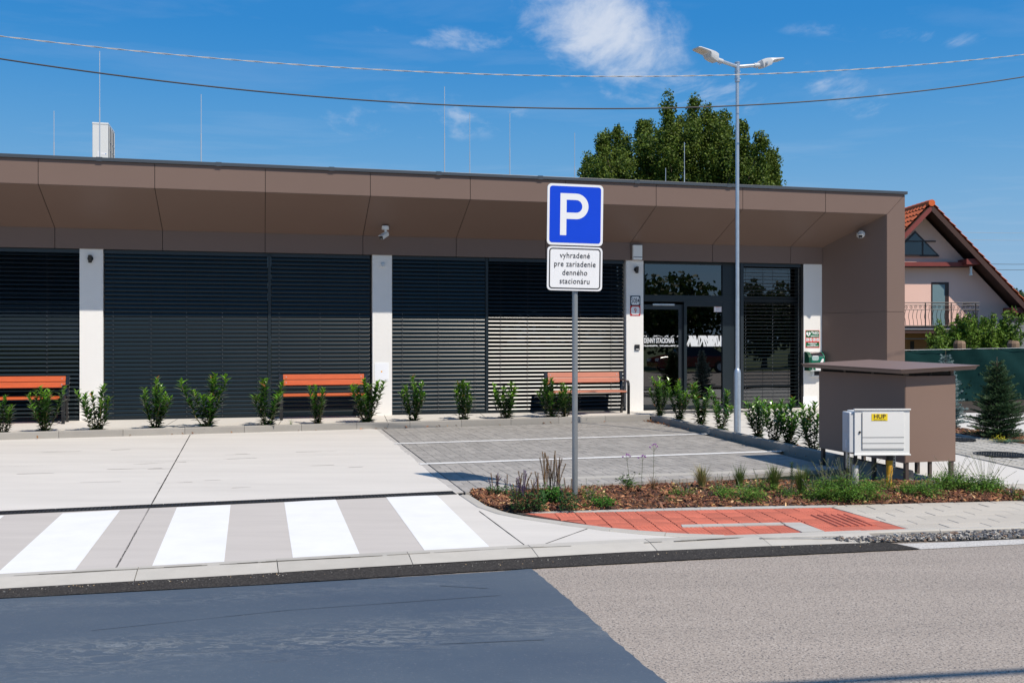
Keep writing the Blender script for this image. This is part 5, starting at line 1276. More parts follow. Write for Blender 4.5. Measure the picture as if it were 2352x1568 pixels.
# local tile frame: x across (along ridge), y up the slope (0 = lower edge), z normal
def put_tiles(sg, rows, cols):
    for r_ in range(rows):
        for c in range(cols):
            d = (r_+1)*row   # distance down slope of lower edge
            X = sg*d/L45; Z = zr_-d*sl/L45+.0; Y = FO-.03+c*colw
            ex = Vector((0, -1 if sg < 0 else 1, 0)); ey = Vector((-sg/L45, 0, sl/L45)); ez = ex.cross(ey)
            if ez.z < 0: ez = -ez; 
            mt = Matrix((ex, ey, ez)).transposed().to_4x4()
            if sg < 0: mt.translation = (X, Y+colw, Z)
            else: mt.translation = (X, Y, Z)
            o = obj('roof_tile', tme, rl if sg < 0 else rr_); o.matrix_local = mt
put_tiles(-1, 9, 24); put_tiles(1, 29, 2)
m = MB(); m.prism([(0+.0, zr_+.02), (-.0, zr_)], 'y', 0, .1) if False else None
m = MB()
for k in range(16):
    y = FO-.06+k*.42; m.cyl((0, 0), .155, 0, .44, 12, r2=.135, mtx=Matrix.Translation((0, y+.44, zr_+.02)) @ Matrix.Rotation(R(90), 4, 'X'))
m.build('ridge_tile_row', M('ridge_clay', (.62, .11, .02), .7, var=.2, vs=5), t)
# barge boards
for sg, W_ in ((-1, 7.2), (1, 7.6)):
    a = Vector((0, zr_-.06)); b = Vector((sg*W_, gz(W_)-.06)); m = MB(); pts = [a, b, b-Vector((0, .24)), a-Vector((0, .24))]; pts = [tuple(p) for p in pts]
    m.prism(pts if sg < 0 else pts[::-1], 'y', FO-.03, FO+.012); m.build('barge_board', m_timr if sg < 0 else m_tim, t)
for pxb, pyb in ((2215, 699), (2320, 819), (2010, 712)):
    xb = (pxb-2118)*U; zb3 = CAMH+(784-pyb)*U if False else gz(xb)-.62; m = MB(); m.box(xb-.25, xb+.35, FO+.1, .1, zb3, zb3+.22); m.build('purlin', m_timr, t)
zb4 = CAMH+(784-613)*U; m = MB(); m.box(WL, (2225-2118)*U, -.42, -.28, zb4, zb4+.17); m.build('beam', m_timr, t)
m = MB(); m.box(WL, (2222-2118)*U, -.40, -.0, zb4-.03, zb4-.002); m.build('beam_board', m_tim, t)
# triangular window
def Hx(px): return (px-2118)*U
def Hz(py): return CAMH+(784-py)*U
def tri(z0, z1, off_, y0_, y1_, name, mat, par=t):
    # symmetric triangle under the ridge, apex at px 2101
    ax = Hx(2101); m = MB(); hw = (z1-z0)/sl*1.02-off_; m.prism([(ax-hw, z0+off_*.35), (ax+hw, z0+off_*.35), (ax, z1-off_*1.1)][::1], 'y', y0_, y1_); return m.build(name, mat, par)
w_ = tri(Hz(587), Hz(530), 0, -.035, .0, 'window_frame', m_wfr); w_2 = tri(Hz(587), Hz(530), .10, -.045, -.036, 'pane', m_wg, w_)
m = MB(); m.box(Hx(2101)-.85, Hx(2101)+.85, -.06, -.045, Hz(556), Hz(553)); m.box(Hx(2118)-.03, Hx(2118)+.03, -.06, -.046, Hz(585), Hz(556)); m.build('glazing_bar', m_wfr, w_)
m = MB(); m.box(Hx(2060), Hx(2155), -.12, .0, Hz(589.5), Hz(586.5)); m.build('window_sill', m_wfr, w_)
# balcony door
m = MB(); x0, x1, z0, z1 = Hx(2139), Hx(2180), Hz(752), Hz(648); m.box(x0, x1, .002, .05, z0, z1)
m = MB(); m.box(x0, x1, -.012, .0, z0, z1); dfr = m.build('balcony_door', m_wfr, t)
m = MB(); m.box(x0+.05, x1-.17, -.018, -.0125, z0+.1, z1-.10); m.build('pane', M('blue_blind_glass', (.16, .24, .26), .12, var=.1, vs=2), dfr)
m = MB(); m.box(x0+.05, x1-.17, -.022, -.0185, z0+1.0, z0+1.04); m.build('glazing_bar', m_wfr, dfr)
# balcony slab and railing
bx0, bx1, byf = Hx(1990), Hx(2222), -1.35; bz = Hz(751)
m = MB(); m.box(bx0, bx1, byf-.03, .0, bz-.12, bz); m.build('balcony_slab', M('slab_grey', (.30, .30, .31), .8), t)
m = MB(); m.box(bx0, bx1, byf-.05, byf-.031, bz-.05, bz+.02); m.build('slab_edge', m_bp, t)
Ur = (HY-1.35)/FPX; ztr = CAMH+(784-695)*Ur; zmid = CAMH+(784-711)*Ur
m_ir = M('wrought_iron', (.02, .018, .018), .5)
def rail(a, b, z, r_=.014): m = MB(); m.tube([(*a, z), (*b, z)], r_, 6); return m.build('rail', m_ir, t)
c0, c1, c2 = (bx0, byf), (bx1-.15, byf), (bx1-.15, -.02)
for A_, B_2 in ((c0, c1), (c1, c2)):
    rail(A_, B_2, ztr, .02); rail(A_, B_2, ztr-.10); rail(A_, B_2, zmid); rail(A_, B_2, bz+.04, .016)
bm_ = MB(); pts = []
for k in range(9):
    f = k/8; pts.append((0, -.10*math.sin(math.pi*min(1, f*1.0))*(1 if f < .6 else .6)*(1-f*.3)+.0, (zmid-bz-.04)*(1-f)))
bm_.tube([(p[1]*.9, -abs(p[1])*.6, p[2]) for p in pts], .010, 5); bme = bm_.mesh('baluster', m_ir)
def along(A_, B_2, step):
    L_ = math.dist(A_, B_2); n = int(L_/step); return [lerp(A_, B_2, (i+.5)/n) for i in range(n)]
for (x, y) in along(c0, c1, .16)+along(c1, c2, .16): obj('baluster', bme, t, (x, y, bz+.04))
pm = MB(); pm.box(-.018, .018, -.018, .018, 0, ztr-bz); pme = pm.mesh('post', m_ir)
for x in (bx0, Hx(2036), Hx(2092)-.0, Hx(2150), Hx(2205)): obj('post', pme, t, (min(x, c1[0]), byf, bz))
sc_ = MB()
sp_ = [(.07*(1-k/22)*math.cos(k*.55), 0, .07*(1-k/22)*math.sin(k*.55)) for k in range(18)]; sc_.tube(sp_, .008, 4); sme = sc_.mesh('scroll', m_ir)
for (x, y) in along(c0, c1, .19): obj('scroll', sme, t, (x, y, (ztr-.1+zmid)/2+.01), (0, random.choice((0, math.pi/2, 2.4)), 0))
# canopy below balcony, lamp
m = MB(); m.box(Hx(1990), Hx(2170), -2.0, -.1, Hz(766), Hz(761)); m.build('canopy', m_tim, t)
m = MB(); m.box(Hx(1990), Hx(2160), -1.9, -1.84, Hz(779), Hz(777)); m.box(Hx(2128), Hx(2132), -1.9, -1.84, -.2, Hz(763)); m.build('canopy_post', m_anth2, t)
for k in range(7): obj('scroll', sme, t, (Hx(2085)+k*.16, -1.86, Hz(771)))
m = MB(); m.box(Hx(2095)-.1, Hx(2095)+.06, -.05, -.031, .0, Hz(783)); m.build('ground_door', m_wfr, t)
m = MB(); m.box(Hx(2216), Hx(2220), -.52, -.45, Hz(632), Hz(614)); m.cyl((Hx(2218), -.48), .07, Hz(634), Hz(630), 10); m.build('wall_lamp', m_wp, t)
# grey concrete wall beyond bush, right
m = MB(); x0 = atY(2210, 760, 38)[0]; m.box(0, 9, 0, .3, -.2, CAMH+(784-740.5)/FPX*38); o = m.build('concrete_wall', M('grey_concrete', (.20, .20, .215), .9, var=.2, vs=1.5), None); o.location = (atY(2262, 760, 38)[0], 38, 0)
tag(o, 'grey concrete wall under the low end of the tiled roof', 'wall')

# mesh fence with posts
m_net = M('fence_net', (.002, .024, .024), .85, spec=.15, var=.22, vs=1.5, stretch=(.6, 1, 6), fine=.2, fs=80, bump=.3, bs=40)
m_stone = M('stone_post', (.22, .15, .10), .9, var=.5, vs=14, bump=1, bs=40)
FA = Vector(atY(2040, 806, 24.0)[:2]); FB = Vector(atY(2420, 793, 25.5)[:2]); FBB = FA+(FB-FA)*2.2
t = thing('mesh_fence', 'dark green shade netting fence in front of the pink house', 'fence', (FA.x, FA.y, .1), math.atan2((FB-FA).y, (FB-FA).x))
LF = (FBB-FA).length; m = MB(); nx, nz_ = 90, 10; top = CAMH+(784-803.5)/FPX*24.2-.1
vs = []
for i in range(nx+1):
    for k in range(nz_+1):
        x = LF*i/nx; sag = .035*math.sin(math.pi*((x*.8) % 1)); zb5 = .0+.05*math.sin(x*1.9); z = zb5+(top+.045*x*.3-sag-zb5)*k/nz_
        vs.append((x, .05*math.sin(x*2.3+k*.5)+.02*math.sin(x*9+k*1.3), z))
m.add(vs, [(i*(nz_+1)+k, (i+1)*(nz_+1)+k, (i+1)*(nz_+1)+k+1, i*(nz_+1)+k+1) for i in range(nx) for k in range(nz_)]); m.build('netting', m_net, t, smooth=True)
m = MB(); m.tube([(0, -.03, top-.01), (LF, -.03, top+.045*LF*.3-.01)], .006, 5); m.build('tension_wire', m_galv, t)
for px in (2236, 2400):
    q = atY(px, 780, 24.6); u_ = (Vector(q[:2])-FA).dot((FB-FA).normalized())
    m = MB(); m.tube([(u_, .34, -.2), (u_+.01, .35, .8), (u_-.01, .34, top+.16), (u_, .34, top+.22)], [.15, .14, .145, .12], 9); m.build('post', m_stone, t)
# ------------------------------------------------------------------ vegetation
m_leaf = M('laurel_leaf', (.03, .08, .012), .28, attr='Col', spec=.6, sss=.14)
m_folg = M('soft_leaf', (.05, .1, .02), .6, attr='Col', spec=.3, sss=.25)
m_need = M('needles', (.05, .1, .04), .6, attr='Col', spec=.3, sss=.1)
m_stem = M('green_stem', (.13, .13, .03), .6, attr='Col')
m_bark = M('bark', (.12, .09, .06), .9, var=.3, vs=8, bump=.8, bs=20)
def V3(a): return Vector(a)
def rcol(c, v=.25, rg=random):
    k = 1+rg.uniform(-v, v); return tuple(max(0, x*k*(1+rg.uniform(-.1, .1))) for x in c)
def leaf(m, b, d, up, L_, W_, col, fold=.25, droop=.15):
    d = d.normalized(); s = d.cross(up)
    if s.length < 1e-4: s = Vector((1, 0, 0))
    s.normalize(); n = s.cross(d)
    mid = b+d*L_*.5+n*0; tip = b+d*L_-n*L_*droop
    l = b+d*L_*.45+s*W_/2+n*W_*fold; r_ = b+d*L_*.45-s*W_/2+n*W_*fold
    m.add([b, r_, mid, l, tip], [(0, 1, 2), (0, 2, 3), (2, 1, 4), (3, 2, 4)], col)
def laurel(seed, h=.85, nst=6, spread=.17):
    rg = random.Random(seed); lf = MB(); st = MB()
    for k in range(nst):
        az = 2*math.pi*(k+rg.uniform(-.3, .3))/nst; sp_ = spread*rg.uniform(.6, 1.5); hh = h*rg.uniform(.62, 1.0) if k else h
        if k == 0: sp_ *= .3
        p0 = Vector((rg.uniform(-.05, .05), rg.uniform(-.04, .04), -.02)); pts = []
        for i in range(8):
            f = i/7; o = sp_*(f**.8); pts.append(p0+Vector((math.cos(az)*o+rg.uniform(-.01, .01), math.sin(az)*o*.75+rg.uniform(-.01, .01), hh*f)))
        st.tube(pts, [.007-.004*i/7 for i in range(8)], 5, col=rcol((.11, .10, .03), .3, rg))
        nl = int(hh*62); ang = rg.uniform(0, 6)
        for i in range(nl):
            f = .03+.97*i/nl; q = f*7; j = min(6, int(q)); p = pts[j].lerp(pts[j+1], q-j); ang += 2.4+rg.uniform(-.4, .4)
            if .12 < f < .30 and rg.random() < .45: continue
            el = R(18+38*f+rg.uniform(-14, 14)); d = Vector((math.cos(ang)*math.cos(el), math.sin(ang)*math.cos(el), math.sin(el)))
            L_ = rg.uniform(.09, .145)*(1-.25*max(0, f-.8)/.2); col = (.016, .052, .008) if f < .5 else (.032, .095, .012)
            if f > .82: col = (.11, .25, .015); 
            if rg.random() < .012: col = (.45, .20, .06)
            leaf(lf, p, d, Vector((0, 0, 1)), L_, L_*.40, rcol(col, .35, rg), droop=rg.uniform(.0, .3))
    return lf.mesh('foliage', m_leaf), st.mesh('stems', m_stem)
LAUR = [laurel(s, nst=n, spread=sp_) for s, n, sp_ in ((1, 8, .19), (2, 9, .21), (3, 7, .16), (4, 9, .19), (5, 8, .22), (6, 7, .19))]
rows = [(8, 993, 906, 0, 'leafy laurel cut off by the left edge in front of the leftmost bench seat'), (106, 989, 884, 1, 'laurel in front of the right end of the leftmost bench'),
 (222, 988, 880, 0, 'laurel in front of the foot of the leftmost white pillar'), (357, 984, 864, 3, 'laurel in front of the wide blind, first one right of the leftmost pillar'),
 (481, 980, 857, 5, 'tallest laurel, pointed, in front of the middle of the wide blind'), (610, 978, 866, 4, 'spreading laurel just left of the middle bench'),
 (731, 974, 880, 2, 'laurel in front of the middle of the middle bench'), (845, 971, 868, 1, 'laurel at the right end of the middle bench by the second pillar'),
 (950, 968, 860, 3, 'laurel right of the second pillar, before the closed blind'), (1061, 964, 871, 5, 'slim laurel just left of the blind joint, before the glinting blind'),
 (1163, 961, 872, 0, 'open laurel in front of the left end of the glinting blind'), (1270, 958, 864, 4, 'laurel at the left end of the bench beside the entrance, behind the sign post'),
 (1297, 957, 876, 2, 'small laurel right against the parking sign post'),
 (1516, 952, 863, 1, 'leftmost laurel in front of the glass door'), (1560, 958, 869, 3, 'second laurel from the left before the glass door'), (1606, 970, 876, 5, 'laurel before the right door pane'),
 (1659, 985, 893, 4, 'laurel just left of the street lamp post'), (1742, 1003, 908, 1, 'broad laurel just right of the street lamp post'), (1778, 1004, 912, 0, 'laurel second to the right of the street lamp post'), (1812, 1019, 908, 3, 'large laurel before the rightmost pillar'),
 (1870, 1033, 918, 2, 'dark laurel touching the left side of the brown bin shelter')]
for i, (px, py, ty, v, lb) in enumerate(rows):
    if i < 13:
        t_ = (px-CX)/FPX
        # stands just behind the kerb line
        A_, B_2 = off(KBK[1], KBK[2], .21); A_ = Vector(ext(B_2, A_, 3)); B_2 = Vector(B_2); d = B_2-A_; u = (A_.x-t_*A_.y)/(t_*d.y-d.x); P = A_+d*u
    else:
        t_ = (px-CX)/FPX; best = None
        for j in range(len(KR2)-1):
            A_, B_2 = off(KR2[j], KR2[j+1], .28); A_ = Vector(A_); B_2 = Vector(B_2); d = B_2-A_; u = (A_.x-t_*A_.y)/(t_*d.y-d.x)
            if best is None or abs(u-.5) < best[0]: best = (abs(u-.5), A_+d*u)
        P = best[1]
    z0 = zpath(P.x, P.y)-.02 if i < 13 else zpath(P.x, P.y); hgt = CAMH+(CY-ty)/FPX*P.y-z0
    t = thing('laurel_shrub', lb, 'shrub', (P.x, P.y, z0), random.uniform(0, 6.28), 'young laurel shrubs beside the kerb'); k = hgt/.87; t.scale = (k*random.uniform(1.0, 1.5), k*random.uniform(1.0, 1.5), k); t.rotation_euler = (random.gauss(0, .05), random.gauss(0, .06), t.rotation_euler[2])
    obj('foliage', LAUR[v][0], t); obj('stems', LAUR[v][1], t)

# mulch bed
m_chip = M('bark_chip', (.2, .1, .05), .85, attr='Col', fine=.2, fs=120)
FPTS = [(1085, 1140), (1106, 1151), (1154, 1171), (1195, 1176), (1608, 1164.5), (1924, 1159.2), (2352, 1148.7)]
FW = [GZ(*p) for p in FPTS]; BW = [GD(1084, 1132), GD(1124, 1122), GD(1150, 1119), GD(1289, 1101.5), GD(1665, 1088), GD(1940, 1080), GP(2352, 1146)]
BW[5] = GZ(2075, 1105, .0); BWz = [0, -.04, -.06, -.075, -.075, .0, .02]
BW2 = BW[:6]+[GP(2240, 1117), GP(2352, 1146)]; BZ2 = BWz[:6]+[.02, .02]
def plerp(P, u):
    seg = [math.dist(P[i][:2], P[i+1][:2]) for i in range(len(P)-1)]; d = u*sum(seg); i = 0
    while i < len(seg)-1 and d > seg[i]: d -= seg[i]; i += 1
    return [P[i][k]+(P[i+1][k]-P[i][k])*d/seg[i] for k in range(len(P[0]))]
F3 = [(*p, .0) for p in FW]; B3_ = [(*p, z) for p, z in zip(BW2, BZ2)]
def mulch(u, w_):
    f = plerp(F3, u); b = plerp(B3_, u); p = [f[k]+(b[k]-f[k])*w_ for k in range(3)]
    p[2] += .055*math.sin(math.pi*min(1, w_*1.0))**.7+.012*math.sin(p[0]*7+p[1]*5)*math.sin(math.pi*w_)-.012
    return p
m = MB(); nu, nw = 110, 14; vs = [mulch(i/nu, k/nw) for i in range(nu+1) for k in range(nw+1)]
m.add(vs, [(i*(nw+1)+k, (i+1)*(nw+1)+k, (i+1)*(nw+1)+k+1, i*(nw+1)+k+1) for i in range(nu) for k in range(nw)])
mo = m.build('planting_bed', M('mulch_base', (.060, .030, .018), .95, var=.4, vs=14, bump=1, bs=40, bdist=.02), smooth=True); mo['kind'] = 'structure'
chips = MB(); cp = [(.19, .075, .034), (.13, .05, .026), (.25, .10, .045), (.08, .034, .02), (.34, .15, .065), (.55, .31, .13), (.68, .44, .22), (.20, .095, .06)]; cw = [5, 5, 4, 4, 2, 1.1, .7, 3]
def chip(u, w_, z=0):
    p = mulch(u, w_); L_ = random.choice((.02, .03, .04, .055, .075))*random.uniform(.7, 1.25); W_ = L_*random.uniform(.18, .5); th_ = random.uniform(.003, .008)
    a = random.uniform(0, 6.28); mt = Matrix.Translation((p[0], p[1], p[2]+random.uniform(.0, .022)+z)) @ Matrix.Rotation(a, 4, 'Z') @ Matrix.Rotation(random.gauss(0, .38), 4, 'Y') @ Matrix.Rotation(random.gauss(0, .5), 4, 'X')
    c = rcol(random.choices(cp, cw)[0], .25); q = random.uniform(.4, .9)
    vs = [(-L_/2, -W_/2*q, 0), (L_/2*.9, -W_/2, 0), (L_/2, W_/2*q, 0), (-L_/2*.85, W_/2, 0)]; bow = random.uniform(-.2, .2)*L_
    vv = [mt @ Vector(v) for v in vs]+[mt @ Vector((v[0]*.92, v[1]*.85, th_+bow*.2)) for v in vs]
    chips.add(vv, [(0, 3, 2, 1), (4, 5, 6, 7), (0, 1, 5, 4), (1, 2, 6, 5), (2, 3, 7, 6), (3, 0, 4, 7)], c)
for _ in range(13000): chip(random.random(), random.uniform(.0, 1.0)**1.1)
tag(chips.build('bark_mulch', m_chip), 'brown and orange bark chips covering the planting bed', 'bark mulch', kind='stuff')
# dry leaves along the kerbs
lv = MB()
def litter(x, y, z, s_): leaf(lv, Vector((x, y, z+random.uniform(.003, .012))), Vector((random.uniform(-1, 1), random.uniform(-1, 1), random.uniform(0, .3))), Vector((random.uniform(-.4, .4), random.uniform(-.4, .4), 1)), s_, s_*.45, rcol(random.choice(((.30, .13, .05), (.42, .20, .08), (.22, .10, .05))), .3), .5, -.2)
for _ in range(26):
    t_ = random.random(); p = lerp(KBK[1], KBK[2], t_**.6); litter(p[0]+US*.05*random.random(), p[1]-.04-abs(random.gauss(0, .05)), zdrive(*p), random.uniform(.03, .07))
for _ in range(70):
    p = lerp(KR2[0], KR2[1], abs(random.gauss(0, .35))); a = abs(random.gauss(0, .09)); litter(p[0]-.04-a, p[1]-.03-a*.4, zdrive(*p)+.003, random.uniform(.03, .07))
for _ in range(16):
    p = lerp(KR2[1], KR2[3], random.random()); litter(p[0]-.05, p[1]-.02, zdrive(*p), random.uniform(.02, .045))
for _ in range(14):
    p = lerp(sL, soilB, random.random()); litter(p[0], p[1]+.12, zpath(*p)-.015, random.uniform(.02, .05))
tag(lv.build('dry_leaves', m_folg), 'dry brown leaves scattered along the grey kerbs', 'dry leaves', kind='stuff')

# bed plants ----------------------------------------------------------
def base_of(px, py, z=.02): x, y = GZ(px, py, z); return x, y
def sz(npx, y): return npx*y/FPX
def flower_plant(name, label, cat, px, py, build, group=None):
    x, y = base_of(px, py); t = thing(name, label, cat, (x, y, .015), 0, group); build(t, y); return t
def tuft(n, wpx, hpx, cols, lw=.0035, lean=1.0):
    def f(t, Y):
        m = MB(); W_ = sz(wpx, Y)/2*1.15; H_ = sz(hpx, Y)*1.35
        for _ in range(int(n*1.3)):
            a = random.uniform(0, 6.28); r0 = random.uniform(0, .035); L_ = H_*random.uniform(.5, 1.05); out_ = W_*random.uniform(.2, 1.05)*lean; c = rcol(random.choice(cols), .25)
            d = Vector((math.cos(a), math.sin(a)*.8, 0)); p0 = d*r0; s_ = Vector((-d.y, d.x, 0))*lw*random.uniform(.6, 1.2); P = [p0+d*out_*q**1.7+Vector((0, 0, L_*(q-.18*q*q*q*random.uniform(.5, 2)))) for q in (0, .35, .7, 1)]
            vs = [P[0]-s_, P[0]+s_, P[1]-s_*.9, P[1]+s_*.9, P[2]-s_*.6, P[2]+s_*.6, P[3]]; m.add(vs, [(0, 1, 3, 2), (2, 3, 5, 4), (4, 5, 6)], c)
        m.build('blades', m_folg, t)
    return f
gcol = [(.10, .16, .03), (.16, .20, .05), (.07, .13, .03)]; scol = [(.38, .30, .12), (.22, .22, .07), (.45, .36, .17)]
def clump(n, wpx, hpx, lsz=.016, cols=((.11, .23, .03), (.17, .31, .04), (.07, .16, .025)), stems=0, fl=(.58, .52, .68), stem_h=1.9, spike=None, sw_=1.0):
    def f(t, Y):
        W_ = sz(wpx, Y)/2; H_ = sz(hpx, Y); m = MB(); st = MB(); fm = MB(); nb = max(4, n//60); cs_ = []
        for _ in range(nb):
            a = random.uniform(0, 6.28); r_ = math.sqrt(random.random()); cs_.append((Vector((math.cos(a)*W_*r_, math.sin(a)*min(W_, .22)*r_, H_*random.uniform(.15, .9)*(1-.45*r_))), random.uniform(.025, .06)))
        for i in range(n):
            c, r_ = random.choice(cs_); p = c+Vector((random.gauss(0, r_), random.gauss(0, r_), random.gauss(0, r_*.7))); p.z = max(.002, p.z)
            d = Vector((random.gauss(0, 1), random.gauss(0, 1), random.uniform(-.2, 1))); leaf(m, p, d, Vector((random.gauss(0, .5), random.gauss(0, .5), 1)), lsz*random.uniform(.6, 1.5), lsz*.65, rcol(random.choice(cols), .3))
        m.build('foliage', m_folg, t)
        for c, r_ in cs_: st.tube([(c.x*.2, c.y*.2, -.02), tuple(c)], .0016, 3, caps=False, col=(.10, .12, .04))
        for _ in range(stems):
            a = random.uniform(0, 6.28); o = W_*random.uniform(.2, 1.15)*sw_; L_ = H_*stem_h*random.uniform(.6, 1.05); d = Vector((math.cos(a), math.sin(a)*.6, 0)); P = [Vector((d.x*o*(.2+.8*q**1.4), d.y*o*.6*q, L_*(q**.85))) for q in (0, .2, .4, .6, .8, 1)]
            st.tube(P, .0017, 3, caps=False, col=rcol((.12, .13, .05), .3))
            for q in range(36):
                f_ = .22+.78*q/36; k = f_*5; j = min(4, int(k)); p = P[j].lerp(P[j+1], k-j); dd_ = Vector((random.gauss(0, 1), random.gauss(0, 1), random.uniform(0, .6)))
                leaf(m2 := fm, p, dd_, Vector((0, 0, 1)), .010, .006, rcol(fl if random.random() < .38 else (.14, .22, .05), .3))
        st.build('stems', m_stem, t)
        if fm.v: fm.build('flowers', m_folg, t)
    return f
def spikes(ns, wpx, hpx, hues, leafn=220, low=.34):
    def f(t, Y):
        W_ = sz(wpx, Y)/2; H_ = sz(hpx, Y); st = MB(); fm = MB(); m = MB()
        for k in range(ns):
            x0 = random.uniform(-W_, W_); y0 = random.uniform(-.10, .10); L_ = H_*random.uniform(.6, 1.0); ln = random.gauss(0, .05)
            P = [Vector((x0*.8+ln*q*q, y0*.8, L_*q)) for q in (0, .25, .5, .75, 1)]; st.tube(P, .0026, 4, caps=False, col=rcol((.16, .12, .05), .3)); hue = random.choice(hues)
            n = int(L_*210)
            for i in range(n):
                f_ = .42+.58*i/n; kk = f_*4; j = min(3, int(kk)); p = P[j].lerp(P[j+1], kk-j); a = i*2.4; d = Vector((math.cos(a), math.sin(a), .5)); leaf(fm, p, d, Vector((0, 0, 1)), .014, .010, rcol(hue if random.random() < .8 else (.12, .09, .05), .35), .4)
        for i in range(leafn):
            p = Vector((random.uniform(-W_, W_)*1.1, random.uniform(-.12, .12), random.uniform(0, H_*low))); leaf(m, p, Vector((random.gauss(0, 1), random.gauss(0, 1), .4)), Vector((0, 0, 1)), random.uniform(.025, .05), .020, rcol((.05, .125, .035), .35))
        st.build('stems', m_stem, t); fm.build('flower_spikes', m_folg, t); m.build('foliage', m_folg, t)
    return f
PUR = (.14, .07, .28); BRN = (.40, .22, .08); BR2 = (.28, .15, .08)
flower_plant('sage_plant', 'small purple sage at the left tip of the mulch bed', 'plant', 1150, 1138, spikes(9, 58, 60, (PUR, BR2, BRN), 240))
flower_plant('sage_plant', 'wide sage with purple and brown spikes at the front of the mulch bed', 'plant', 1212, 1168, spikes(26, 74, 92, (PUR, PUR, BR2, BRN), 620, .45))
flower_plant('sage_plant', 'tall sage with faded brown spikes left of the sign post', 'plant', 1268, 1150, spikes(20, 52, 120, (BRN, BRN, BR2, PUR), 160, .3))
flower_plant('leafy_weed', 'bushy green broad-leaved plant among the faded sage spikes', 'plant', 1263, 1154, clump(420, 34, 52, .034, ((.04, .13, .015), (.06, .17, .02))))
flower_plant('sage_plant', 'low dark sage with few spikes at the foot of the sign post', 'plant', 1305, 1168, spikes(5, 36, 72, (BR2, PUR), 260, .5))
flower_plant('leafy_weed', 'green weed with one big leaf right of the sign post', 'plant', 1387, 1162, clump(520, 50, 30, .022, ((.05, .17, .015), (.07, .21, .02))))
flower_plant('leafy_weed', 'small sprig left of the leafy weed near the sign post', 'plant', 1349, 1135, clump(110, 26, 24, .018, stems=2))
flower_plant('leafy_weed', 'thin willowy green plant at the base of the verbena', 'plant', 1443, 1122, clump(240, 42, 34, .030, ((.07, .14, .03), (.05, .10, .02)), stems=3, stem_h=1.3))
def verb(hpx, side):
    def f(t, Y):
        H_ = sz(hpx, Y); st = MB(); fm = MB(); st.tube([(0, 0, 0), (side*.02, 0, H_*.5), (side*.03, 0, H_*.84)], .0022, 4, caps=False, col=(.10, .12, .05))
        for dx, dz in ((-.045, .93), (.0, 1.0), (.035, .95), (-.01, .97), (.02, .99)):
            p = Vector((side*.03+dx, random.uniform(-.02, .02), H_*dz)); st.tube([(side*.03, 0, H_*.84), tuple(p)], .0014, 3, caps=False, col=(.10, .12, .05))
            for _ in range(16): leaf(fm, p+Vector((random.gauss(0, .007), random.gauss(0, .007), random.gauss(0, .004))), Vector((random.gauss(0, 1), random.gauss(0, 1), 1)), Vector((0, 0, 1)), .011, .009, rcol((.42, .10, .50), .3), .3)
        for q in (.2, .35, .5, .62):
            for sgn in (-1, 1): leaf(fm, Vector((side*.02*q, 0, H_*q)), Vector((sgn, .2, .8)), Vector((0, 0, 1)), .05, .008, rcol((.10, .13, .05), .3))
        st.build('stems', m_stem, t); fm.build('flowers', m_folg, t)
    return f
flower_plant('verbena', 'tallest thin verbena with pink violet flower heads right of the sign post', 'plant', 1500, 1122, verb(103, .3))
flower_plant('verbena', 'verbena with a purple head, the one nearest the sign post', 'plant', 1450, 1122, verb(79, -1.6)); flower_plant('verbena', 'middle one of the three thin verbenas in the mulch bed', 'plant', 1472, 1124, verb(79, .6))
flower_plant('dry_stalks', 'brown withered stalks at the foot of the tallest verbena', 'plant', 1500, 1124, tuft(46, 60, 36, [(.20, .12, .06), (.30, .18, .09)], .0028, 1.1))
flower_plant('grass_tuft', 'straw coloured grass tuft left of the green grasses', 'grass', 1612, 1120, tuft(190, 66, 52, scol+gcol[:1]), 'grass tufts in the mulch bed')
flower_plant('grass_tuft', 'green grass tuft rising from the small leafy clump', 'grass', 1698, 1122, tuft(150, 44, 54, gcol), 'grass tufts in the mulch bed')
flower_plant('grass_tuft', 'green grass tuft left of the dark upright sapling', 'grass', 1778, 1126, tuft(230, 62, 60, gcol+scol[1:2]), 'grass tufts in the mulch bed')
flower_plant('grass_tuft', 'dense grass tuft just right of the dark upright sapling', 'grass', 1842, 1136, tuft(260, 58, 64, gcol+scol[1:2]), 'grass tufts in the mulch bed')
flower_plant('catmint', 'low bright green leafy clump under the second grass tuft', 'plant', 1706, 1146, clump(1600, 92, 36, .019, stems=9, stem_h=1.4))
flower_plant('sapling', 'dark upright sapling with a bare stem between two grass tufts', 'plant', 1818, 1146, clump(10, 10, 10, .02, stems=0))
t = [o for o in COL.objects if o.name.startswith('sapling')][0]; Ys = t.location.y; m = MB(); st = MB(); st.tube([(0, 0, 0), (.004, 0, sz(84, Ys))], .003, 5, col=(.07, .07, .03))
for i in range(60):
    f_ = .42+.58*i/60; a = i*2.4; leaf(m, Vector((.003, 0, sz(84, Ys)*f_)), Vector((math.cos(a), math.sin(a), .8)), Vector((0, 0, 1)), .042, .014, rcol((.05, .10, .04), .3))
m.build('leaves', m_folg, t); st.build('stem', m_stem, t)
flower_plant('catmint', 'biggest flowering catmint clump in front of the white utility box', 'plant', 1944, 1146, clump(5200, 150, 66, .020, stems=46, stem_h=1.5))
flower_plant('catmint', 'catmint clump with tall stems left of the utility box legs', 'plant', 1896, 1128, clump(700, 70, 44, .014, stems=20, stem_h=1.7))
flower_plant('catmint', 'catmint clump between the yellow pipe and the shelter post', 'plant', 2120, 1138, clump(2300, 96, 40, .019, stems=16, stem_h=1.3))
flower_plant('catmint', 'catmint clump in front of the right side of the bin shelter', 'plant', 2190, 1128, clump(2800, 90, 66, .021, stems=22, stem_h=1.25))
flower_plant('catmint', 'rightmost catmint clump with long arching flower stems', 'plant', 2262, 1134, clump(2800, 92, 50, .021, stems=26, stem_h=1.8, sw_=1.5))
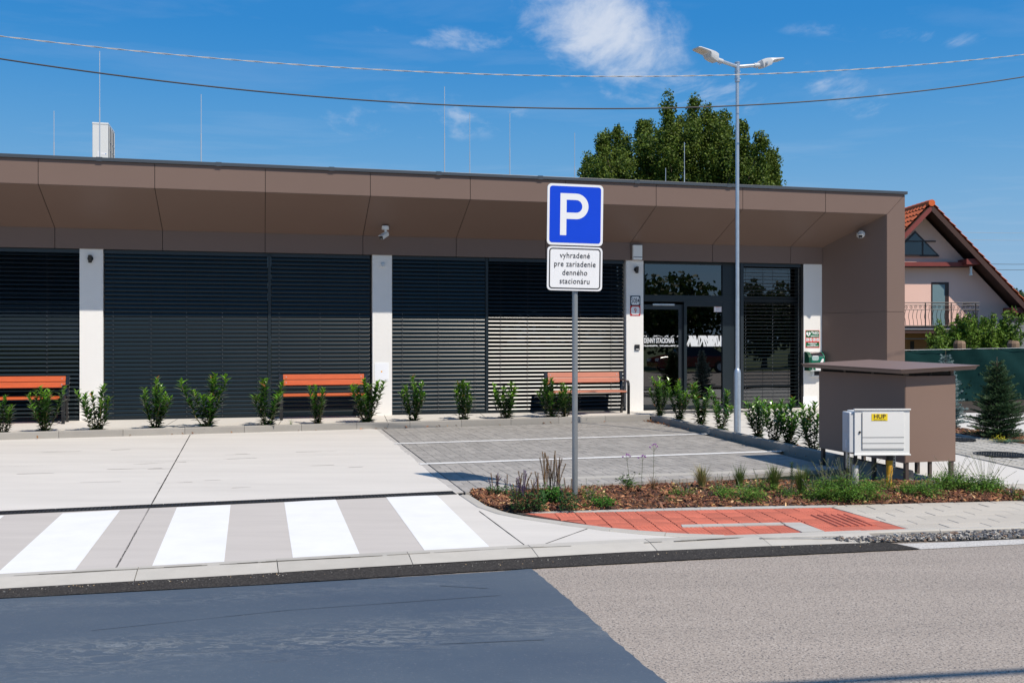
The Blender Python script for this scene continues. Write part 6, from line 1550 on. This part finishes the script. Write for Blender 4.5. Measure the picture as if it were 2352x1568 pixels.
for k, (px, py, n) in enumerate(((1540, 1148, 90), (1858, 1150, 120), (2040, 1145, 160), (1350, 1158, 60))):
    flower_plant('seedling', ('tiny green seedling in open mulch right of the verbena', 'small seedling at the front edge below the grasses', 'small leafy seedling below the yellow pipe', 'tiny seedling beside the low dark sage')[k], 'plant', px, py, clump(n, 22, 10, .014))
for k, (px, py) in enumerate(((668, 978), (1650, 993))):
    x, y = GP(px, py); t = thing('grass_tuft', ('small thin grass tuft under the middle bench behind the kerb', 'small grass tuft at the kerb just left of the lamp post')[k], 'grass', (x, y, zpath(x, y)-.02), 0); tuft(16, 44, 24, gcol, .003)(t, y)

for k, (px, py, n, w_, h_) in enumerate(((1575, 1138, 420, 60, 26), (1655, 1136, 560, 56, 34), (1745, 1128, 620, 60, 36), (1812, 1140, 420, 50, 26), (1872, 1146, 700, 60, 34), (2040, 1128, 560, 60, 36), (1355, 1150, 160, 36, 22), (2322, 1142, 420, 50, 24))):
    flower_plant('leafy_weed', ('loose low green growth left of the straw coloured grass', 'loose green growth between the straw coloured and the first green grass', 'loose green growth between the first two green grasses', 'small green growth behind the dark upright sapling', 'green growth left of the biggest catmint clump', 'loose green growth around the yellow pipe', 'small loose growth just right of the sign post', 'last low green growth at the right tip of the mulch bed')[k], 'plant', px, py, clump(n, w_, h_, .017, stems=10, stem_h=1.6, sw_=1.2))
# conifers ------------------------------------------------------------
def conifer(name, label, loc, h, rmax, cols, tipc, seed, per=9, step=.045, nl=.022, leader=.16, asym=0.0):
    rg = random.Random(seed); t = thing(name, label, 'conifer', loc, 0); tr = MB(); tr.tube([(0, 0, -.05), (0, 0, h*.6), (0, 0, h*.97)], [.022, .012, .004], 8); tr.build('trunk', m_bark, t)
    m = MB(); wd = MB(); z = .05
    def needles(P, Q, n, sz_):
        d = (Q-P).normalized(); s_ = d.cross(Vector((0, 0, 1))).normalized(); u_ = s_.cross(d)
        for i in range(n):
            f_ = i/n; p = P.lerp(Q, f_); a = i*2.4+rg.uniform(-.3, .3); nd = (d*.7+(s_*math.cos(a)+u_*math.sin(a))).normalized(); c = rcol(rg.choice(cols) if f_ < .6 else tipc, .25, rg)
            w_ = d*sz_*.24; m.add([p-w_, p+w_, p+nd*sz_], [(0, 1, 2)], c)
    while z < h-leader:
        f_ = z/h; Rr = rmax*(1-f_)**.72*(.85+.3*rg.random()); k = per if f_ < .75 else per-2; a0 = rg.uniform(0, 6.28)
        for i in range(k):
            a = a0+2*math.pi*i/k+rg.uniform(-.3, .3); L_ = Rr*rg.uniform(.65, 1.18)*(1+asym*math.cos(a)); up_ = .12+.75*f_; d = Vector((math.cos(a), math.sin(a), up_)).normalized(); P = Vector((0, 0, z+rg.uniform(-.02, .02))); Q = P+d*L_+Vector((0, 0, -.02*L_))
            wd.tube([P, Q], [.004, .0015], 3, caps=False); needles(P.lerp(Q, .1), Q, max(6, int(L_*260)), nl)
            nt_ = int(L_/.042)
            for j in range(1, nt_):
                g_ = j/nt_; sd = 1 if j % 2 else -1; B0 = P.lerp(Q, g_); sdv = d.cross(Vector((0, 0, 1))).normalized()*sd; td = (d*.75+sdv*.8+Vector((0, 0, rg.uniform(-.1, .25)))).normalized(); tl = L_*(1-g_)*.55+.03; needles(B0, B0+td*tl, max(5, int(tl*280)), nl)
        z += step*(1-.1*f_)
    needles(Vector((0, 0, h-leader)), Vector((0, 0, h)), 60, nl*.8)
    m.build('needles', m_need, t); wd.build('branches', m_bark, t)
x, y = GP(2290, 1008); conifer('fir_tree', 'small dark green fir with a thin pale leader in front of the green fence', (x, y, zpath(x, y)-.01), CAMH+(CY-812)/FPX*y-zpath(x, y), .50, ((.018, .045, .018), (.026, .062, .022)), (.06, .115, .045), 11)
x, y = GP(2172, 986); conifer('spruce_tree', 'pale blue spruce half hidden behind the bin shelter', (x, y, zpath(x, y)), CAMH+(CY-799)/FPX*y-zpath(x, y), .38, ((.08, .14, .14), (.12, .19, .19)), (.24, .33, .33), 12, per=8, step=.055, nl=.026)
x, y = GP(2318, 1018); t = thing('creeping_juniper', 'low blue-green creeping juniper in front of the fir', 'plant', (x, y, zpath(x, y)), 0); tuft(150, 74, 10, [(.10, .20, .14), (.08, .16, .10)], .006, 1.6)(t, y)
x, y = GP(2296, 1015); t = thing('flowering_plant', 'small yellow flowering plant at the foot of the fir', 'plant', (x, y, zpath(x, y)), 0); clump(260, 34, 12, .022, ((.65, .55, .03), (.30, .38, .04), (.75, .60, .04)))(t, y)
# mulched bed under the conifers and ground by the fence
bedq = [GP(2100, 984), GP(2192.8, 998), GP(2352, 1023), ext(GP(2192.8, 998), GP(2352, 1023), 2), GP(2420, 1008), GP(2352, 1001), GP(2225, 986), GP(2120, 975)]
sheet('shrub_bed', bedq, zpath, m_soil, dz=.006)
chips = MB(); xs2 = [p[0] for p in bedq]; ys2 = [p[1] for p in bedq]; c_ = 0
while c_ < 900:
    x = random.uniform(min(xs2), max(xs2)); y = random.uniform(min(ys2), max(ys2))
    if not inpoly(x, y, bedq): continue
    L_ = random.uniform(.03, .09); mt = Matrix.Translation((x, y, zpath(x, y)+.02)) @ Matrix.Rotation(random.uniform(0, 6), 4, 'Z') @ Matrix.Rotation(random.gauss(0, .4), 4, 'Y'); chips.box(-L_/2, L_/2, -L_/5, L_/5, 0, .006, mt, rcol(random.choices(cp, cw)[0], .25)); c_ += 1
tag(chips.build('bark_mulch', m_chip), 'bark chips under the conifers beside the grid paving', 'bark mulch', kind='stuff')
fz = zpath(12, 23)
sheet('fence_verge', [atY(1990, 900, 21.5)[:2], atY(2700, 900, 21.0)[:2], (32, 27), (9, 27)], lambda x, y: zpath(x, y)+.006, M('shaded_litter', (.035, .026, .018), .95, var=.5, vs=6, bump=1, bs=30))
# undergrowth behind the netting
ug = MB()
for _ in range(5200):
    u_ = random.uniform(-.05, 1.0); p = FA.lerp(FBB, u_); z = abs(random.gauss(0, .35)); leaf(ug, Vector((p.x+random.gauss(0, .1), p.y+.5+random.gauss(0, .25), .15+z)), Vector((random.gauss(0, 1), random.gauss(0, 1), random.gauss(0, 1))), Vector((0, 0, 1)), .09, .05, rcol((.02, .045, .012), .5))
tag(ug.build('undergrowth', m_folg), 'dark undergrowth beneath and behind the green netting fence', 'undergrowth', kind='stuff')

# ------------------------------------------------------------------ trees (leaf clouds with numpy)
def leafcloud(name, C_, Sz, cols, parent, mat=m_folg, aspect=.8, flat=0.0):
    n = len(C_); d = RNG.normal(size=(n, 3)); d /= np.linalg.norm(d, axis=1)[:, None]; u = RNG.normal(size=(n, 3)); u[:, 2] += flat; u -= d*(u*d).sum(1)[:, None]; u /= np.linalg.norm(u, axis=1)[:, None]
    a = (d*Sz[:, None]*.5); b = (u*Sz[:, None]*.5*aspect); V = np.stack([C_-a, C_-b*.9+a*.1, C_+a, C_+b*.9+a*.1], 1).reshape(-1, 3)
    me = bpy.data.meshes.new(name); me.vertices.add(4*n); me.vertices.foreach_set('co', V.ravel()); me.loops.add(4*n); me.loops.foreach_set('vertex_index', np.arange(4*n)); me.polygons.add(n)
    me.polygons.foreach_set('loop_start', np.arange(n)*4); me.update(calc_edges=True); me.materials.append(mat); ca = me.color_attributes.new('Col', 'FLOAT_COLOR', 'CORNER')
    cc = np.concatenate([cols, np.ones((n, 1))], 1); ca.data.foreach_set('color', np.repeat(cc, 4, 0).ravel()); me.validate(); return obj(name, me, parent)
def colours(n, base, var=.35, yel=.25):
    k = 1+RNG.uniform(-var, var, (n, 1)); y = RNG.uniform(0, yel, n); c = np.array(base)[None, :]*k; c[:, 0] *= 1+y*1.2; c[:, 1] *= 1+y*.5; return c
YT = 60.0; x0t = (1555-CX)/FPX*YT; t = thing('poplar_tree', 'large dense green tree rising behind the flat roof', 'tree', (x0t, YT, -.1), 0)
lobes = [(1352, 348, 17), (1372, 325, 18), (1398, 300, 17), (1424, 285, 14), (1440, 312, 18), (1466, 284, 16), (1490, 298, 20), (1500, 262, 17), (1522, 248, 17), (1545, 252, 17), (1562, 268, 19), (1585, 236, 12), (1600, 246, 14), (1618, 252, 16), (1640, 252, 14), (1657, 262, 15), (1672, 272, 14), (1684, 300, 16), (1700, 340, 18), (1722, 330, 17), (1742, 328, 12), (1752, 358, 16), (1764, 388, 10), (1382, 365, 26), (1345, 380, 14)]
Cs = []; limbs = MB(); limbs.tube([(0, 0, -.3), (.2, 0, 3), (0, .3, 6)], [.75, .6, .5], 10)
for px, ty, hw in lobes:
    X = (px-1555)/FPX*YT; zt = CAMH+(CY-ty)/FPX*YT+.1; hwm = hw/FPX*YT; dep = RNG.uniform(-3.0, 3.0); z0 = 3.0
    base = np.array([X*.25, dep*.3, 4.0]); tipv = np.array([X, dep, zt-.3])
    limbs.tube([tuple(base), tuple(base*.4+tipv*.6+np.array([0, 0, -.6])), tuple(tipv)], [.22, .10, .02], 6)
    nc = 85
    for k in range(nc):
        f = (k+.5)/nc; z = z0+(zt-z0)*(1-(1-f)**1.0); w_ = hwm*(1.25-.9*f**4)*(1.35 if f < .8 else 1.0); xx = X*(.80+.20*min(1, f*1.25))
        cx2 = xx+RNG.normal(0, min(w_*.42, .38+.0*w_) if abs(X) > 4 else w_*.42); cy2 = dep+RNG.normal(0, w_*.5); r_ = RNG.uniform(.22, .48); nl_ = int(100); P = RNG.normal(size=(nl_, 3)); P /= np.linalg.norm(P, axis=1)[:, None]; P *= (RNG.uniform(.4, 1, (nl_, 1)))*r_*np.array([1, 1, 1.25]); Cs.append(P+np.array([cx2, cy2, min(z, zt-r_*.8)+RNG.normal(0, .15)]))
for px in np.arange(1348, 1772, 4.2):
    tops = [ty+ (abs(px-p2)/max(1, hw))**2*14 for p2, ty, hw in lobes]; tp = min(tops)+34
    zt = CAMH+(CY-tp)/FPX*YT; X = (px-1555)/FPX*YT
    for z in np.arange(4.5, zt-.3, .62):
        r_ = RNG.uniform(.3, .62); P = RNG.normal(size=(95, 3)); P /= np.linalg.norm(P, axis=1)[:, None]; P *= RNG.uniform(.4, 1, (95, 1))*r_*np.array([1, 1, 1.3]); Cs.append(P+np.array([X+RNG.normal(0, .2), RNG.normal(0, 1.5), z+RNG.normal(0, .2)]))
Cs = np.concatenate(Cs); leafcloud('crown', Cs, RNG.uniform(.10, .185, len(Cs)), colours(len(Cs), (.075, .130, .020), .45, .6), t); limbs.build('trunk', m_bark, t)
# bush behind the fence
def bushy(name, label, cat, loc, spikes_, base, n, size, aspect=.35, r0=.16, group=None):
    t = thing(name, label, cat, loc, 0, group); A_ = []; w2 = MB(); w2.tube([(0, 0, -.1), (0, 0, .8)], .08, 6)
    for dx, dy, h in spikes_:
        b0 = np.array([dx*.3, dy*.3, .2]); e = np.array([dx, dy, h]); w2.tube([tuple(b0), tuple(e)], [.03, .008], 4)
        k = n//len(spikes_); f = RNG.uniform(.1, 1, k)[:, None]; P = b0+(e-b0)*f+RNG.normal(size=(k, 3))*r0*(1.25-f); A_.append(P)
    A_ = np.concatenate(A_); leafcloud('crown', A_, RNG.uniform(size*.7, size*1.3, len(A_)), colours(len(A_), base, .4, .4), t, m_need, aspect); w2.build('trunk', m_bark, t)
Yb = 28.5; spk = []
prof_ = [(2142, 780), (2150, 762), (2160, 750), (2172, 738), (2185, 742), (2198, 726), (2212, 722), (2226, 728), (2240, 732), (2252, 726), (2264, 732), (2276, 728), (2288, 735), (2298, 720), (2310, 716), (2322, 712), (2300, 742), (2318, 740), (2165, 775), (2320, 765)]
for k, (px, ty) in enumerate(prof_):
    X = (px-2235)/FPX*Yb; spk.append((X, RNG.uniform(-.5, .5), CAMH+(CY-ty)/FPX*Yb))
    for _ in range(7): spk.append((X+RNG.normal(0, .12), RNG.uniform(-.6, .6), CAMH+(CY-ty-RNG.uniform(8, 60))/FPX*Yb))
bushy('yew_bush', 'feathery green evergreen bush behind the netting fence, in front of the pink house', 'bush', ((2235-CX)/FPX*Yb, Yb, 0), spk, (.085, .17, .020), 80000, .12, .36, .17)
def roundtree(name, label, x, y, h, r_, base, n=5000, size=.3, z0=1.2, group=None):
    t = thing(name, label, 'tree', (x, y, -.1), 0, group); A_ = []; k = 46
    for _ in range(k):
        d = RNG.normal(size=3); d /= np.linalg.norm(d); c = np.array([0, 0, z0+(h-z0)*.52])+d*np.array([r_, r_, (h-z0)*.42])*RNG.uniform(.35, .95); q = n//k; P = RNG.normal(size=(q, 3)); P /= np.linalg.norm(P, axis=1)[:, None]; A_.append(c+P*RNG.uniform(.5, 1, (q, 1))*r_*.36)
    A_ = np.concatenate(A_); leafcloud('crown', A_, RNG.uniform(size*.6, size*1.2, len(A_)), colours(len(A_), base), t); m = MB(); m.tube([(0, 0, -.2), (.1, 0, h*.35), (0, .1, h*.7)], [.2, .14, .05], 8)
    for _ in range(5): a = random.uniform(0, 6.28); m.tube([(0, 0, h*.3), (math.cos(a)*r_*.6, math.sin(a)*r_*.6, h*.65)], [.08, .02], 5)
    m.build('trunk', m_bark, t)
for px, ty, Y, r_, lb in ((2338, 652, 75, 1.6, 'pale green far tree at the right edge, above the roof slope'), (2360, 668, 72, 1.9, 'darker far tree cut off by the right edge')):
    roundtree('far_tree', lb, (px-CX)/FPX*Y, Y, CAMH+(CY-ty)/FPX*Y+.1, r_, (.07, .12, .05), 5200, .22)
# what the door glass mirrors : trees and a parked car across the road, behind the camera
REF = [(13.5, -22, 7.2, 3.6), (18.5, -24, 8.6, 4.0), (24, -22, 7.6, 3.8), (29, -25, 6.6, 3.4), (34, -22, 6.0, 3.0), (39, -24, 5.4, 3.0), (6, -24, 8, 3.8), (45, -23, 6, 3.2), (-2, -25, 8, 4)]
for k, (s_, v, h, r_) in enumerate(REF):
    x, y = Ps(s_, v); roundtree('broadleaf_tree', 'broad tree in the row across the road, seen only mirrored in the entrance glass', x, y, h, r_, (.05, .085, .02), 3600, .42, .6, 'trees across the road')
x, y = Ps(22.8, -9.6); t = thing('parked_car', 'dark red car parked across the road, mirrored in the glass door', 'car', (x, y, -.03), TH)
m_car = M('red_car_paint', (.16, .010, .008), .22, coat=.8); m_cg = M('car_glass', (.02, .025, .03), .05)
body = [(-2.15, .28), (-2.2, .55), (-2.12, .78), (-1.2, .90), (1.35, .95), (2.05, .90), (2.18, .60), (2.12, .28)]
m = MB(); m.prism(body[::-1], 'y', -.86, .86); m.build('body', m_car, t, bevel=.06)
cab = [(-1.25, .88), (-.45, 1.38), (.95, 1.42), (1.85, .92)]
m = MB(); b_ = [Vector((x_, -.80, z_)) for x_, z_ in cab]; q4 = [Vector((x_, -.62 if z_ > 1 else -.80, z_)) for x_, z_ in cab]; q5 = [Vector((x_, .62 if z_ > 1 else .80, z_)) for x_, z_ in cab]
m.add(q4+q5, [(0, 1, 2, 3), (7, 6, 5, 4), (0, 4, 5, 1), (1, 5, 6, 2), (2, 6, 7, 3)]); m.build('window', m_cg, t); m = MB(); m.add([q4[1]+Vector((.1, 0, .012)), q4[2]+Vector((-.1, 0, .012)), q5[2]+Vector((-.1, 0, .012)), q5[1]+Vector((.1, 0, .012))], [(0, 1, 2, 3)]); m.build('roof', m_car, t)
for x_ in (-1.35, 1.35):
    for y_ in (-.78, .78):
        m = MB(); m.cyl((0, 0), .32, -.11, .11, 20, mtx=Matrix.Translation((x_, y_, .32)) @ Matrix.Rotation(R(90), 4, 'X')); wh = m.build('wheel', m_bp, t); m = MB(); m.cyl((0, 0), .20, -.115, .115, 12, mtx=Matrix.Translation((x_, y_, .32)) @ Matrix.Rotation(R(90), 4, 'X')); m.build('rim', m_galv, wh)
for y_ in (-.6, .6): m = MB(); m.box(-2.2, -2.1, y_-.2, y_+.2, .62, .76); m.build('headlight', m_wp, t)
